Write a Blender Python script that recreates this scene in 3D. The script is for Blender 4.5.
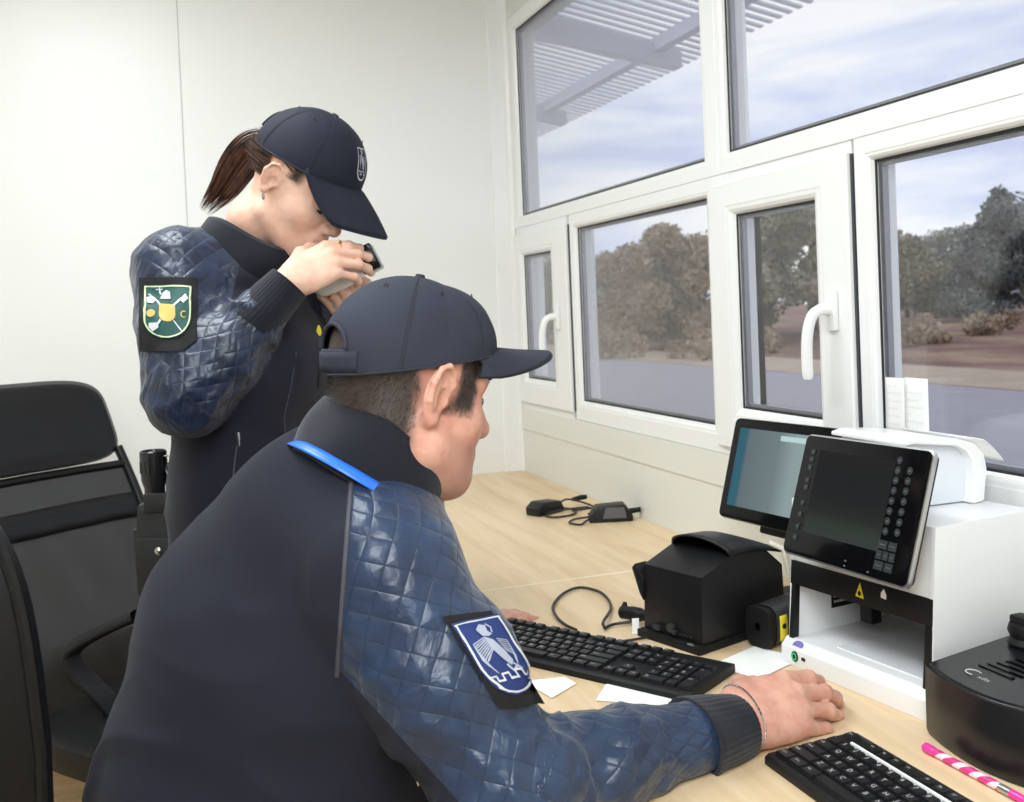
import bpy, bmesh, math, random
import numpy as np
from mathutils import Vector, Matrix, bvhtree
for _o in list(bpy.data.objects): bpy.data.objects.remove(_o)
scene = bpy.context.scene
COL = scene.collection
PI = math.pi

# ------------------------------------------------------------------ camera
F_PX, YAW, PITCH, ROLL, CY = 1018.195, .3301, .0221, -.0419, -69.7
CAM = np.array([0.0, 0.0, 1.275])
fw = np.array([math.sin(YAW)*math.cos(PITCH), math.cos(YAW)*math.cos(PITCH), -math.sin(PITCH)])
rt0 = np.array([math.cos(YAW), -math.sin(YAW), 0.0]); up0 = np.cross(rt0, fw)
rt = rt0*math.cos(ROLL)+up0*math.sin(ROLL); up = -rt0*math.sin(ROLL)+up0*math.cos(ROLL)
cam_data = bpy.data.cameras.new('camera'); cam = bpy.data.objects.new('camera', cam_data); COL.objects.link(cam)
cam.matrix_world = Matrix(((rt[0], up[0], -fw[0], CAM[0]), (rt[1], up[1], -fw[1], CAM[1]), (rt[2], up[2], -fw[2], CAM[2]), (0, 0, 0, 1)))
cam_data.sensor_width = 36.0; cam_data.sensor_fit = 'HORIZONTAL'
cam_data.lens = 36.0*F_PX/1024.0
cam_data.shift_y = CY/1024.0
cam_data.clip_start = .05; cam_data.clip_end = 500
scene.camera = cam
cam_data.dof.use_dof = True; cam_data.dof.focus_distance = 1.3; cam_data.dof.aperture_fstop = 11

def at(x, y, d):
    """world point that the photograph shows at (x, y), d metres along the view axis"""
    return CAM+(fw+rt*(x-512)/F_PX-up*(y-401-CY)/F_PX)*d

# ------------------------------------------------------------------ world, light, exposure
vs = scene.view_settings
vs.view_transform = 'Standard'; vs.look = 'None'; vs.gamma = 1.0; vs.exposure = 0.0; vs.use_curve_mapping = False
world = bpy.data.worlds.new('overcast_sky'); scene.world = world; world.use_nodes = True
def build_world():
    nt = world.node_tree; nt.nodes.clear()
    N = nt.nodes.new; L = nt.links.new
    tc = N('ShaderNodeTexCoord'); mp = N('ShaderNodeMapping'); mp.inputs['Scale'].default_value = (1.5, 1.5, 7.5)
    mp.inputs['Location'].default_value = (.3, 1.7, .2)
    L(tc.outputs['Generated'], mp.inputs['Vector'])
    n1 = N('ShaderNodeTexNoise'); n1.inputs['Scale'].default_value = 2.1; n1.inputs['Detail'].default_value = 7; n1.inputs['Roughness'].default_value = .55; n1.inputs['Distortion'].default_value = .35
    L(mp.outputs[0], n1.inputs['Vector'])
    r = N('ShaderNodeValToRGB'); e = r.color_ramp.elements
    e[0].position = .38; e[0].color = (.60, .66, .90, 1)
    e[1].position = .60; e[1].color = (1.0, 1.0, 1.02, 1)
    m = e.new(.48); m.color = (.78, .83, .98, 1)
    L(n1.outputs['Fac'], r.inputs['Fac'])
    bg = N('ShaderNodeBackground'); bg.inputs['Strength'].default_value = 1.22
    L(r.outputs[0], bg.inputs['Color'])
    out = N('ShaderNodeOutputWorld'); L(bg.outputs[0], out.inputs['Surface'])
build_world()

def area(name, loc, size, power, color, rot):
    l = bpy.data.lights.new(name, 'AREA'); l.shape = 'RECTANGLE'; l.size, l.size_y = size; l.energy = power; l.color = color
    o = bpy.data.objects.new(name, l); COL.objects.link(o); o.location = loc; o.rotation_euler = rot
    return o
# the two ceiling lamps of the booth and the flash that the photographer bounced off the ceiling
area('ceiling_lamp_light', (-.25, 1.75, 2.43), (.58, 1.1), 23, (.86, .95, 1), (0, 0, 0))
area('ceiling_lamp_light', (-.25, -.35, 2.43), (.58, 1.1), 34, (.86, .95, 1), (0, 0, 0))
area('camera_flash_light', (-.25, -.25, 1.75), (.5, .5), 11, (.90, .96, 1), (math.radians(68), 0, math.radians(-14)))

# ------------------------------------------------------------------ materials
def srgb(r, g, b):
    f = lambda c: (c/255/12.92) if c/255 <= .04045 else ((c/255+.055)/1.055)**2.4
    return (f(r), f(g), f(b), 1)
MATS = {}
def mat(name, rgb, rough=.5, metal=0, spec=.5, noise=None, bump=None, coat=0, sheen=0, sss=0, emit=None, emit_s=1, alpha=None):
    """rgb in 0-255 display values; noise=(scale, amount[, stretch]); bump=(scale, strength[, stretch])"""
    m = bpy.data.materials.new(name); m.use_nodes = True
    nt = m.node_tree; b = nt.nodes['Principled BSDF']; L = nt.links.new
    c = srgb(*rgb)
    b.inputs['Base Color'].default_value = c
    b.inputs['Roughness'].default_value = rough; b.inputs['Metallic'].default_value = metal
    b.inputs['Specular IOR Level'].default_value = spec
    b.inputs['Coat Weight'].default_value = coat; b.inputs['Coat Roughness'].default_value = .1
    if sheen: b.inputs['Sheen Weight'].default_value = sheen; b.inputs['Sheen Roughness'].default_value = .5
    if sss:
        b.inputs['Subsurface Weight'].default_value = sss; b.inputs['Subsurface Radius'].default_value = (.012, .005, .003); b.inputs['Subsurface Scale'].default_value = 1.0
    if emit: b.inputs['Emission Color'].default_value = srgb(*emit); b.inputs['Emission Strength'].default_value = emit_s
    def coord(stretch):
        tc = nt.nodes.new('ShaderNodeTexCoord'); mp = nt.nodes.new('ShaderNodeMapping')
        mp.inputs['Scale'].default_value = stretch; L(tc.outputs['Object'], mp.inputs['Vector']); return mp
    if noise:
        mp = coord(noise[2] if len(noise) > 2 else (1, 1, 1))
        n = nt.nodes.new('ShaderNodeTexNoise'); n.inputs['Scale'].default_value = noise[0]; n.inputs['Detail'].default_value = 6
        L(mp.outputs[0], n.inputs['Vector'])
        r = nt.nodes.new('ShaderNodeValToRGB'); a = noise[1]
        r.color_ramp.elements[0].position = .3; r.color_ramp.elements[1].position = .7
        r.color_ramp.elements[0].color = (c[0]*(1-a), c[1]*(1-a), c[2]*(1-a), 1)
        r.color_ramp.elements[1].color = (min(1, c[0]*(1+a)), min(1, c[1]*(1+a)), min(1, c[2]*(1+a)), 1)
        L(n.outputs['Fac'], r.inputs['Fac']); L(r.outputs[0], b.inputs['Base Color'])
    if bump:
        mp = coord(bump[2] if len(bump) > 2 else (1, 1, 1))
        n = nt.nodes.new('ShaderNodeTexNoise'); n.inputs['Scale'].default_value = bump[0]; n.inputs['Detail'].default_value = 4
        L(mp.outputs[0], n.inputs['Vector'])
        bp = nt.nodes.new('ShaderNodeBump'); bp.inputs['Strength'].default_value = bump[1]; bp.inputs['Distance'].default_value = .002
        L(n.outputs['Fac'], bp.inputs['Height']); L(bp.outputs[0], b.inputs['Normal'])
    MATS[name] = m
    return m

def glass_mat(name, tint, refl=.10, veil=0):
    m = bpy.data.materials.new(name); m.use_nodes = True; nt = m.node_tree; nt.nodes.clear()
    N = nt.nodes.new; L = nt.links.new
    t = N('ShaderNodeBsdfTransparent'); t.inputs[0].default_value = tint
    g = N('ShaderNodeBsdfGlossy'); g.inputs['Roughness'].default_value = .02
    f = N('ShaderNodeLayerWeight'); f.inputs['Blend'].default_value = .5
    p5 = N('ShaderNodeMath'); p5.operation = 'POWER'; p5.inputs[1].default_value = 5; L(f.outputs['Facing'], p5.inputs[0])
    ma = N('ShaderNodeMath'); ma.operation = 'MULTIPLY_ADD'; ma.inputs[1].default_value = .96; ma.inputs[2].default_value = .035; L(p5.outputs[0], ma.inputs[0])
    mx = N('ShaderNodeMixShader'); L(ma.outputs[0], mx.inputs[0]); L(t.outputs[0], mx.inputs[1]); L(g.outputs[0], mx.inputs[2])
    last = mx
    if veil:
        d = N('ShaderNodeBsdfTranslucent'); d.inputs[0].default_value = (.8, .8, .85, 1)
        m2 = N('ShaderNodeMixShader'); m2.inputs[0].default_value = veil
        L(mx.outputs[0], m2.inputs[1]); L(d.outputs[0], m2.inputs[2]); last = m2
    o = N('ShaderNodeOutputMaterial'); L(last.outputs[0], o.inputs['Surface'])
    MATS[name] = m
    return m

# ------------------------------------------------------------------ object helpers
MW = {}          # object -> its world matrix
def props(o, label=None, cat=None, group=None, kind=None):
    if label: o['label'] = label
    if cat: o['category'] = cat
    if group: o['group'] = group
    if kind: o['kind'] = kind
    return o
def thing(name, label, cat, loc=(0, 0, 0), rz=0, group=None):
    o = bpy.data.objects.new(name, None); COL.objects.link(o)
    o.location = loc; o.rotation_euler = (0, 0, rz); o.empty_display_size = .05
    MW[o] = Matrix.Translation(loc) @ Matrix.Rotation(rz, 4, 'Z')
    return props(o, label, cat, group)
def link(name, me, parent=None, label=None, world=False):
    o = bpy.data.objects.new(name, me); COL.objects.link(o)
    if parent is not None:
        o.parent = parent; MW[o] = MW[parent]
        if world: me.transform(MW[parent].inverted())
    else: MW[o] = Matrix()
    if label: o['label'] = label
    return o
def mesh_np(V, Fs, mats, smooth=True, name='m', mi=None):
    """numpy vertices + list/array of faces -> mesh"""
    me = bpy.data.meshes.new(name)
    me.from_pydata([tuple(map(float, v)) for v in V], [], [tuple(map(int, f)) for f in Fs])
    for m in (mats if isinstance(mats, (list, tuple)) else [mats]): me.materials.append(m)
    if mi is not None: me.polygons.foreach_set('material_index', np.asarray(mi, dtype=np.int32))
    if smooth: me.polygons.foreach_set('use_smooth', np.ones(len(me.polygons), dtype=bool))
    me.update(); return me

class MB:
    """collects shapes for ONE mesh object"""
    def __init__(s): s.v = []; s.f = []; s.sm = []; s.mi = []; s.cur = 0
    def add(s, V, Fs, smooth=False):
        n = len(s.v); s.v += [tuple(map(float, v)) for v in V]
        for f in Fs: s.f.append(tuple(int(i)+n for i in f)); s.sm.append(smooth); s.mi.append(s.cur)
        return s
    def box(s, lo, hi, M=None, bevel=0):
        if bevel:
            bm = bmesh.new(); bmesh.ops.create_cube(bm, size=1)
            for v in bm.verts:
                v.co = Vector([lo[i]+(v.co[i]+.5)*(hi[i]-lo[i]) for i in range(3)])
            bmesh.ops.bevel(bm, geom=bm.edges[:], offset=bevel, segments=2, affect='EDGES', profile=.6)
            s.bm(bm, M, True); return s
        V = [(x, y, z) for x in (lo[0], hi[0]) for y in (lo[1], hi[1]) for z in (lo[2], hi[2])]
        if M is not None: V = [M @ Vector(v) for v in V]
        return s.add(V, [(0, 1, 3, 2), (4, 6, 7, 5), (0, 4, 5, 1), (2, 3, 7, 6), (0, 2, 6, 4), (1, 5, 7, 3)])
    def bm(s, bm, M=None, smooth=False):
        bm.verts.index_update()
        V = [(M @ v.co if M is not None else v.co.copy()) for v in bm.verts]
        s.add(V, [[v.index for v in f.verts] for f in bm.faces], smooth); bm.free(); return s
    def tube(s, pts, r, n=10, caps=True, closed=False):
        pts = [np.array(p, float) for p in pts]; k = len(pts)
        rr = r if hasattr(r, '__len__') else [r]*k
        V = []; Fs = []; prev = None
        for i in range(k):
            if closed: t = pts[(i+1) % k]-pts[i-1]
            else: t = pts[min(i+1, k-1)]-pts[max(i-1, 0)]
            t = t/(np.linalg.norm(t)+1e-12)
            if prev is None:
                a = np.array([0, 0, 1.]) if abs(t[2]) < .9 else np.array([1., 0, 0])
                u = np.cross(t, a)
            else: u = prev-t*np.dot(prev, t)
            u = u/(np.linalg.norm(u)+1e-12); prev = u; w = np.cross(t, u)
            for j in range(n):
                an = 2*PI*j/n; V.append(pts[i]+rr[i]*(u*math.cos(an)+w*math.sin(an)))
        for i in range(k if closed else k-1):
            i2 = (i+1) % k
            for j in range(n): Fs.append((i*n+j, i*n+(j+1) % n, i2*n+(j+1) % n, i2*n+j))
        if caps and not closed: Fs += [tuple(range(n-1, -1, -1)), tuple(range((k-1)*n, k*n))]
        return s.add(V, Fs, True)
    def cyl(s, c, r, h, n=24, axis=(0, 0, 1), r2=None):
        c = np.array(c, float); a = np.array(axis, float); a /= np.linalg.norm(a)
        r2 = r if r2 is None else r2
        u = np.cross(a, [1, 0, 0] if abs(a[0]) < .9 else [0, 1, 0]); u /= np.linalg.norm(u); w = np.cross(a, u)
        V = []
        for k, (rr, hh) in enumerate(((r, 0), (r2, h))):
            for j in range(n):
                an = 2*PI*j/n; V.append(c+a*hh+rr*(u*math.cos(an)+w*math.sin(an)))
        s.add(V, [(j, (j+1) % n, n+(j+1) % n, n+j) for j in range(n)], True)
        return s.add([V[j] for j in range(2*n)], [tuple(range(n-1, -1, -1)), tuple(range(n, 2*n))])
    def prism(s, poly, axis, lo, hi, M=None, bevel=0):
        """poly: 2D outline in the plane across axis (x: (y,z); y: (x,z); z: (x,y)) extruded lo..hi"""
        def p3(p, t): return {'x': (t, p[0], p[1]), 'y': (p[0], t, p[1]), 'z': (p[0], p[1], t)}[axis]
        n = len(poly)
        bm = bmesh.new()
        a = [bm.verts.new(p3(p, lo)) for p in poly]; b = [bm.verts.new(p3(p, hi)) for p in poly]
        bm.faces.new(a); bm.faces.new(b[::-1])
        for i in range(n): bm.faces.new((a[i], b[i], b[(i+1) % n], a[(i+1) % n]))
        bmesh.ops.recalc_face_normals(bm, faces=bm.faces[:])
        if bevel: bmesh.ops.bevel(bm, geom=bm.edges[:], offset=bevel, segments=2, affect='EDGES', profile=.6)
        return s.bm(bm, M, bool(bevel))
    def lathe(s, prof, c, n=32, M=None):
        V = []; k = len(prof)
        for (r, z) in prof:
            for j in range(n): V.append(Vector((r*math.cos(2*PI*j/n), r*math.sin(2*PI*j/n), z)))
        V = [Vector(c)+((M @ v) if M is not None else v) for v in V]
        Fs = [(i*n+j, i*n+(j+1) % n, (i+1)*n+(j+1) % n, (i+1)*n+j) for i in range(k-1) for j in range(n)]
        Fs += [tuple(range(n-1, -1, -1)), tuple(range((k-1)*n, k*n))]
        return s.add(V, Fs, True)
    def grid(s, fn, nu, nv, closed_u=False, smooth=True):
        V = [fn(i/(nu if closed_u else nu-1), j/(nv-1)) for i in range(nu) for j in range(nv)]
        Fs = []
        for i in range(nu if closed_u else nu-1):
            i2 = (i+1) % nu
            for j in range(nv-1): Fs.append((i*nv+j, i2*nv+j, i2*nv+j+1, i*nv+j+1))
        return s.add(V, Fs, smooth)
    def build(s, name, mats, parent=None, label=None, world=False, angle=40):
        me = bpy.data.meshes.new(name); me.from_pydata(s.v, [], s.f)
        for m in (mats if isinstance(mats, (list, tuple)) else [mats]): me.materials.append(m)
        me.polygons.foreach_set('use_smooth', np.array(s.sm, dtype=bool)); me.polygons.foreach_set('material_index', np.array(s.mi, dtype=np.int32))
        me.update()
        if any(s.sm): me.set_sharp_from_angle(angle=math.radians(angle))
        return link(name, me, parent, label, world)

def solid(name, me, th, offset=-1):
    """gives an open sheet its thickness (bmesh solidify)"""
    bm = bmesh.new(); bm.from_mesh(me)
    bmesh.ops.solidify(bm, geom=bm.faces[:], thickness=th); bm.to_mesh(me); bm.free(); me.update()
def text_mesh(txt, size, align='CENTER', ext=0):
    cu = bpy.data.curves.new('t', 'FONT'); cu.body = txt; cu.size = size; cu.align_x = align; cu.align_y = 'CENTER'; cu.extrude = ext; cu.resolution_u = 2
    o = bpy.data.objects.new('t', cu); COL.objects.link(o)
    dg = bpy.context.evaluated_depsgraph_get(); me = bpy.data.meshes.new_from_object(o.evaluated_get(dg))
    bpy.data.objects.remove(o); bpy.data.curves.remove(cu)
    V = [v.co.copy() for v in me.vertices]; Fs = [tuple(p.vertices) for p in me.polygons]; bpy.data.meshes.remove(me)
    return V, Fs
def bez(pts, n=12):
    """Catmull-Rom through pts"""
    P = [np.array(p, float) for p in pts]; P = [2*P[0]-P[1]]+P+[2*P[-1]-P[-2]]; out = []
    for i in range(1, len(P)-2):
        for k in range(n):
            t = k/n; a, b, c, d = P[i-1:i+3]
            out.append(.5*((2*b)+(c-a)*t+(2*a-5*b+4*c-d)*t*t+(3*b-a-3*c+d)*t**3))
    out.append(P[-2]); return out
# ------------------------------------------------------------------ the room
WX, BY = 1.0857, 3.1226
XL, YF, ZC = -2.3, -1.7, 2.46
M_wall = mat('wall_panel_white', (240, 240, 237), .35, spec=.4, noise=(1.2, .015))
M_wall2 = mat('wall_panel_cream', (230, 230, 222), .4, spec=.4)
M_pvc = mat('white_pvc', (243, 243, 242), .25, spec=.5)
M_ceil = mat('ceiling_white', (240, 240, 236), .7)
M_gap = mat('dark_seal', (64, 66, 72), .6)
M_gasket = mat('rubber_gasket', (30, 30, 33), .5)
M_alu = mat('spacer_alu', (150, 150, 156), .35, metal=.6)
M_seam = mat('panel_joint', (196, 196, 192), .6)
M_glass = glass_mat('window_glass', (.955, .96, .965, 1))

def wood(name, c1, c2, scale, axis, rough):
    m = bpy.data.materials.new(name); m.use_nodes = True; nt = m.node_tree; b = nt.nodes['Principled BSDF']; L = nt.links.new
    tc = nt.nodes.new('ShaderNodeTexCoord'); mp = nt.nodes.new('ShaderNodeMapping')
    mp.inputs['Scale'].default_value = (14, 1.3, 14) if axis == 'y' else (1.3, 14, 14)
    L(tc.outputs['Object'], mp.inputs['Vector'])
    n = nt.nodes.new('ShaderNodeTexNoise'); n.inputs['Scale'].default_value = scale; n.inputs['Detail'].default_value = 8; n.inputs['Roughness'].default_value = .62; n.inputs['Distortion'].default_value = .5
    L(mp.outputs[0], n.inputs['Vector'])
    r = nt.nodes.new('ShaderNodeValToRGB'); e = r.color_ramp.elements
    e[0].position = .30; e[0].color = srgb(*c2); e[1].position = .62; e[1].color = srgb(*c1)
    L(n.outputs['Fac'], r.inputs['Fac']); L(r.outputs[0], b.inputs['Base Color'])
    b.inputs['Roughness'].default_value = rough; b.inputs['Specular IOR Level'].default_value = .4
    MATS[name] = m; return m
M_desk = wood('pale_oak_laminate', (233, 208, 172), (213, 182, 141), 1.6, 'y', .38)
M_floor = wood('floor_laminate', (206, 180, 140), (176, 148, 108), 1.4, 'x', .45)
M_base = wood('baseboard_wood', (206, 178, 138), (180, 150, 112), 1.5, 'x', .45)

def struct(mb, name, m, parent=None, label=None, world=False):
    o = mb.build(name, m, parent, label, world)
    if parent is None: o['kind'] = 'structure'
    return o
struct(MB().box((XL-.1, YF-.1, -.06), (WX+.1, BY+.1, 0)), 'floor', M_floor)
struct(MB().box((XL-.1, YF-.1, ZC), (WX+.1, BY+.1, ZC+.08)), 'ceiling', M_ceil)
struct(MB().box((XL-.1, YF, 0), (XL, BY, ZC)), 'wall_left', M_wall)
struct(MB().box((XL-.1, YF-.1, 0), (WX+.1, YF, ZC)), 'wall_front', M_wall)
# back wall: sandwich panels with narrow joints
b = MB(); xs = [XL-.1, -1.06, .083, WX+.1]
for i in range(3):
    b.box((xs[i]+(.0014 if i else 0), BY, 0), (xs[i+1]-.0014, BY+.08, ZC))
b.cur = 1; b.box((XL-.1, BY+.003, 0), (WX+.1, BY+.07, ZC))
struct(b, 'wall_back', [M_wall, M_seam])
# corner cover strip
b = MB(); b.prism([(WX-.062, BY-.004), (WX-.058, BY-.010), (WX-.016, BY-.012), (WX-.010, BY-.022), (WX-.002, BY-.026), (WX, BY-.026), (WX, BY), (WX-.062, BY)], 'z', .75, ZC)
struct(b, 'trim_1', M_pvc)
# window wall below, above and beyond the windows
WT = .14
SILL = .957
b = MB(); b.box((WX, YF, 0), (WX+WT, BY+.1, .887)); b.box((WX-.003, YF, .8878), (WX+WT, BY+.1, SILL))
b.box((WX, YF, 2.20), (WX+WT, BY+.1, ZC)); b.box((WX, YF, SILL), (WX+WT, .50, 2.2))
struct(b, 'wall_right', M_wall2)
struct(MB().box((XL, BY-.014, 0), (WX-.8, BY, .095)).box((XL, BY-.018, .083), (WX-.8, BY, .095)), 'baseboard_back', M_base)

# windows -------------------------------------------------------------
def ring(mb, outer, inner, prof):
    """rectangular frame: prof = (s, x) pairs, s 0 at the outer and 1 at the inner rectangle (y0, y1, z0, z1)"""
    V = []; k = len(prof)
    for s, x in prof:
        r = [outer[i]+(inner[i]-outer[i])*s for i in range(4)]
        V += [(x, r[0], r[2]), (x, r[1], r[2]), (x, r[1], r[3]), (x, r[0], r[3])]
    Fs = [(i*4+j, i*4+(j+1) % 4, ((i+1) % k)*4+(j+1) % 4, ((i+1) % k)*4+j) for i in range(k) for j in range(4)]
    return mb.add(V, Fs)
def window(name, outer, glass, proud=0):
    x0 = WX-proud
    def shift(q, X): k = X/WX; return (q[0]*k, q[1]*k, 1.275+(q[2]-1.275)*k, 1.275+(q[3]-1.275)*k)
    glass = shift(glass, x0+.013); outer = shift(outer, x0)
    t = MB(); y0, y1, z0, z1 = glass
    ring(t, outer, glass, [(0, x0+.075), (0, x0+.003), (.03, x0), (.70, x0), (.74, x0+.001), (.84, x0+.0015), (.94, x0+.005), (1, x0+.011), (1, x0+.013), (1.0, x0+.052)])
    fr = struct(t, name, M_pvc)
    g = MB().box((x0+.014, y0-.006, z0-.006), (x0+.018, y1+.006, z1+.006)).box((x0+.030, y0-.006, z0-.006), (x0+.034, y1+.006, z1+.006))
    go = g.build('glass', M_glass, fr)
    e = .004
    k = MB(); ring(k, (y0-.003, y1+.003, z0-.003, z1+.003), (y0+e, y1-e, z0+e, z1-e), [(0, x0+.0138), (0, x0+.0115), (1, x0+.0125), (1, x0+.0138)])
    k.build('gasket', M_gasket, fr)
    sp = MB(); e = .010
    ring(sp, (y0-.003, y1+.003, z0-.003, z1+.003), (y0+e, y1-e, z0+e, z1-e), [(0, x0+.0185), (1, x0+.0185), (1, x0+.0295), (0, x0+.0295)])
    sp.build('spacer', M_alu, fr)
    return fr
window('window_1', (1.827, 3.105, 1.530, 2.20), (1.873, 3.010, 1.565, 2.145))
window('window_2', (.50, 1.827, 1.530, 2.20), (.62, 1.781, 1.568, 2.145))
w3 = window('window_3', (2.676, 3.105, .975, 1.509), (2.777, 3.017, 1.055, 1.440), .010)
window('window_4', (1.80, 2.640, SILL, 1.530), (1.872, 2.577, 1.014, 1.488))
w5 = window('window_5', (1.424, 1.872, .972, 1.511), (1.505, 1.766, 1.058, 1.443), .010)
window('window_6', (.50, 1.402, SILL, 1.530), (.62, 1.349, 1.020, 1.488))
# fixed frame behind the sashes and the dark seal lines beside them
b = MB(); ring(b, (2.662, 3.105, SILL, 1.530), (2.72, 3.05, 1.03, 1.47), [(0, WX+.075), (0, WX+.002), (1, WX+.002), (1, WX+.075)]); struct(b, 'trim_2', M_pvc)
b = MB(); ring(b, (1.412, 1.88, SILL, 1.530), (1.46, 1.80, 1.03, 1.47), [(0, WX+.075), (0, WX+.004), (1, WX+.004), (1, WX+.075)]); struct(b, 'trim_3', M_pvc)
b = MB(); b.box((WX-.001, 2.6435, .980), (WX+.003, 2.652, 1.505)); struct(b, 'trim_4', M_gap)
b = MB(); b.box((WX-.001, 1.4055, .976), (WX+.003, 1.4115, 1.507)); struct(b, 'trim_5', M_gap)
def handle(parent, y, z, drop):
    x0 = WX-.010
    h = MB(); h.box((x0-.010, y-.014, z-.035), (x0, y+.014, z+.035), bevel=.004)
    h.build('handle_plate', M_pvc, parent)
    p = bez([(x0-.006, y, z), (x0-.024, y+.001, z+.002), (x0-.040, y+.004, z-.008), (x0-.048, y+.007, z-.035), (x0-.050, y+.009, z-.07), (x0-.049, y+.010, z-drop)], 6)
    h = MB(); h.tube(p, [.010]*8+[.0095]*(len(p)-9)+[.0075], 12); h.build('handle', M_pvc, parent)
handle(w5, 1.455, 1.250, .115)
handle(w3, 2.722, 1.245, .115)
# outside window sill and facade
b = MB().box((WX+.075, .4, SILL-.03), (WX+.23, BY+.2, SILL+.012)); struct(b, 'trim_6', M_pvc)

# ceiling lamps (out of the frame, above)
M_lamp = mat('lamp_diffuser', (255, 255, 255), .5, emit=(255, 250, 240), emit_s=2.5)
for i, y in enumerate((1.75, -.35)):
    t = thing('ceiling_light', ('flat white ceiling light panel above the desk end of the booth', 'flat white ceiling light panel above the photographer')[i], 'light', (-.25, y, ZC))
    f = MB(); 
    for lo, hi in (((-.31, -.57), (.31, -.55)), ((-.31, .55), (.31, .57)), ((-.31, -.55), (-.29, .55)), ((.29, -.55), (.31, .55))): f.box((lo[0], lo[1], -.03), (hi[0], hi[1], 0))
    f.build('frame', M_pvc, t); MB().box((-.29, -.55, -.022), (.29, .55, -.004)).build('diffuser', M_lamp, t)

# ------------------------------------------------------------------ desk
DX0 = .30
t = thing('desk', 'long pale oak laminate desk built along the window wall', 'desk', (0, 0, 0))
JY = 1.815     # joint between the two tops
b = MB(); b.box((DX0, JY+.002, .722), (WX-.001, BY-.001, .75)); b.build('desktop', M_desk, t)
b = MB(); b.box((DX0, -.25, .722), (WX-.001, JY-.002, .75)); b.build('desktop', M_desk, t)
M_edge = mat('desk_joint', (248, 238, 214), .5)
b = MB(); b.box((DX0, JY-.002, .724), (WX-.001, JY+.002, .7503)); b.build('joint_strip', M_edge, t)
for y in (3.05, 1.86, 1.77, -.22):
    b = MB(); b.box((DX0+.06, y-.011, 0), (WX-.03, y+.011, .722)); b.build('support_panel', M_desk, t)
b = MB(); b.box((WX-.05, -.2, .30), (WX-.034, 3.03, .70)); b.build('modesty_panel', M_desk, t)
# ------------------------------------------------------------------ outside
M_road = mat('asphalt', (168, 163, 168), .8, noise=(3.0, .06), bump=(60, .3))
M_verge = mat('dry_verge', (190, 172, 150), .9, noise=(1.2, .12))
def ground_mat():
    m = bpy.data.materials.new('autumn_heath'); m.use_nodes = True; nt = m.node_tree; b = nt.nodes['Principled BSDF']; L = nt.links.new
    tc = nt.nodes.new('ShaderNodeTexCoord'); mp = nt.nodes.new('ShaderNodeMapping'); mp.inputs['Scale'].default_value = (.35, .12, 1)
    L(tc.outputs['Object'], mp.inputs['Vector'])
    n = nt.nodes.new('ShaderNodeTexNoise'); n.inputs['Scale'].default_value = 2.2; n.inputs['Detail'].default_value = 8; n.inputs['Roughness'].default_value = .65
    L(mp.outputs[0], n.inputs['Vector'])
    r = nt.nodes.new('ShaderNodeValToRGB'); e = r.color_ramp.elements
    e[0].position = .36; e[0].color = srgb(120, 92, 84); e[1].position = .66; e[1].color = srgb(176, 150, 122)
    k = e.new(.5); k.color = srgb(140, 106, 94)
    L(n.outputs['Fac'], r.inputs['Fac']); L(r.outputs[0], b.inputs['Base Color']); b.inputs['Roughness'].default_value = .95
    return m
M_heath = ground_mat()
struct(MB().box((WX+WT, -14, -.12), (10.1, 70, -.02)), 'road', M_road)
struct(MB().box((10.1, -14, -.14), (12.4, 70, -.005)), 'trim_7', M_verge)
b = MB()
def heath(u, v):
    x = 12.3+u*75; y = -20+v*110
    return (x, y, -.02+.010*(x-12.3)+.10*math.sin(x*.9+y*.31)*math.sin(y*.47+1)*(1 if x > 12.6 else 0))
b.grid(heath, 60, 70); g = struct(b, 'ground', M_heath)
# shrubs of dry grass along the heath ------------------------------------------------
rng = np.random.default_rng(5)
def leaf_cloud(blobs, n, size, rng, flat=.0):
    """leaf quads scattered through ellipsoidal puffs (cx, cy, cz, rx, ry, rz)"""
    B = np.array(blobs, float); vol = (B[:, 3]*B[:, 4]*B[:, 5])**.75; pk = rng.choice(len(B), n, p=vol/vol.sum())
    d = rng.normal(size=(n, 3)); d /= np.linalg.norm(d, axis=1)[:, None]; rad = rng.random(n)**.45
    c = B[pk, :3]+d*rad[:, None]*B[pk, 3:]
    a = rng.normal(size=(n, 3)); a /= np.linalg.norm(a, axis=1)[:, None]
    w = np.cross(a, rng.normal(size=(n, 3))); w /= np.linalg.norm(w, axis=1)[:, None]
    s = (size*(.6+.8*rng.random(n)))[:, None]
    V = np.stack([c-a*s, c+w*s*.6, c+a*s, c-w*s*.6], 1).reshape(-1, 3)
    return V, np.arange(4*n).reshape(n, 4)
def leaf_mat(name, c1, c2, c3):  # leaf tones are greyed: the veil of the window glass is in the colour
    m = bpy.data.materials.new(name); m.use_nodes = True; nt = m.node_tree; b = nt.nodes['Principled BSDF']; L = nt.links.new
    tc = nt.nodes.new('ShaderNodeTexCoord')
    n = nt.nodes.new('ShaderNodeTexNoise'); n.inputs['Scale'].default_value = 1.6; n.inputs['Detail'].default_value = 5; L(tc.outputs['Object'], n.inputs['Vector'])
    r = nt.nodes.new('ShaderNodeValToRGB'); e = r.color_ramp.elements
    e[0].position = .34; e[0].color = srgb(*c1); e[1].position = .66; e[1].color = srgb(*c3); k = e.new(.5); k.color = srgb(*c2)
    L(n.outputs['Fac'], r.inputs['Fac']); L(r.outputs[0], b.inputs['Base Color']); b.inputs['Roughness'].default_value = .8
    b.inputs['Transmission Weight'].default_value = 0
    return m
M_brown = leaf_mat('russet_foliage', (152, 130, 106), (174, 150, 124), (194, 174, 150))
M_olive = leaf_mat('olive_foliage', (136, 132, 113), (162, 153, 129), (185, 174, 150))
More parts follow.
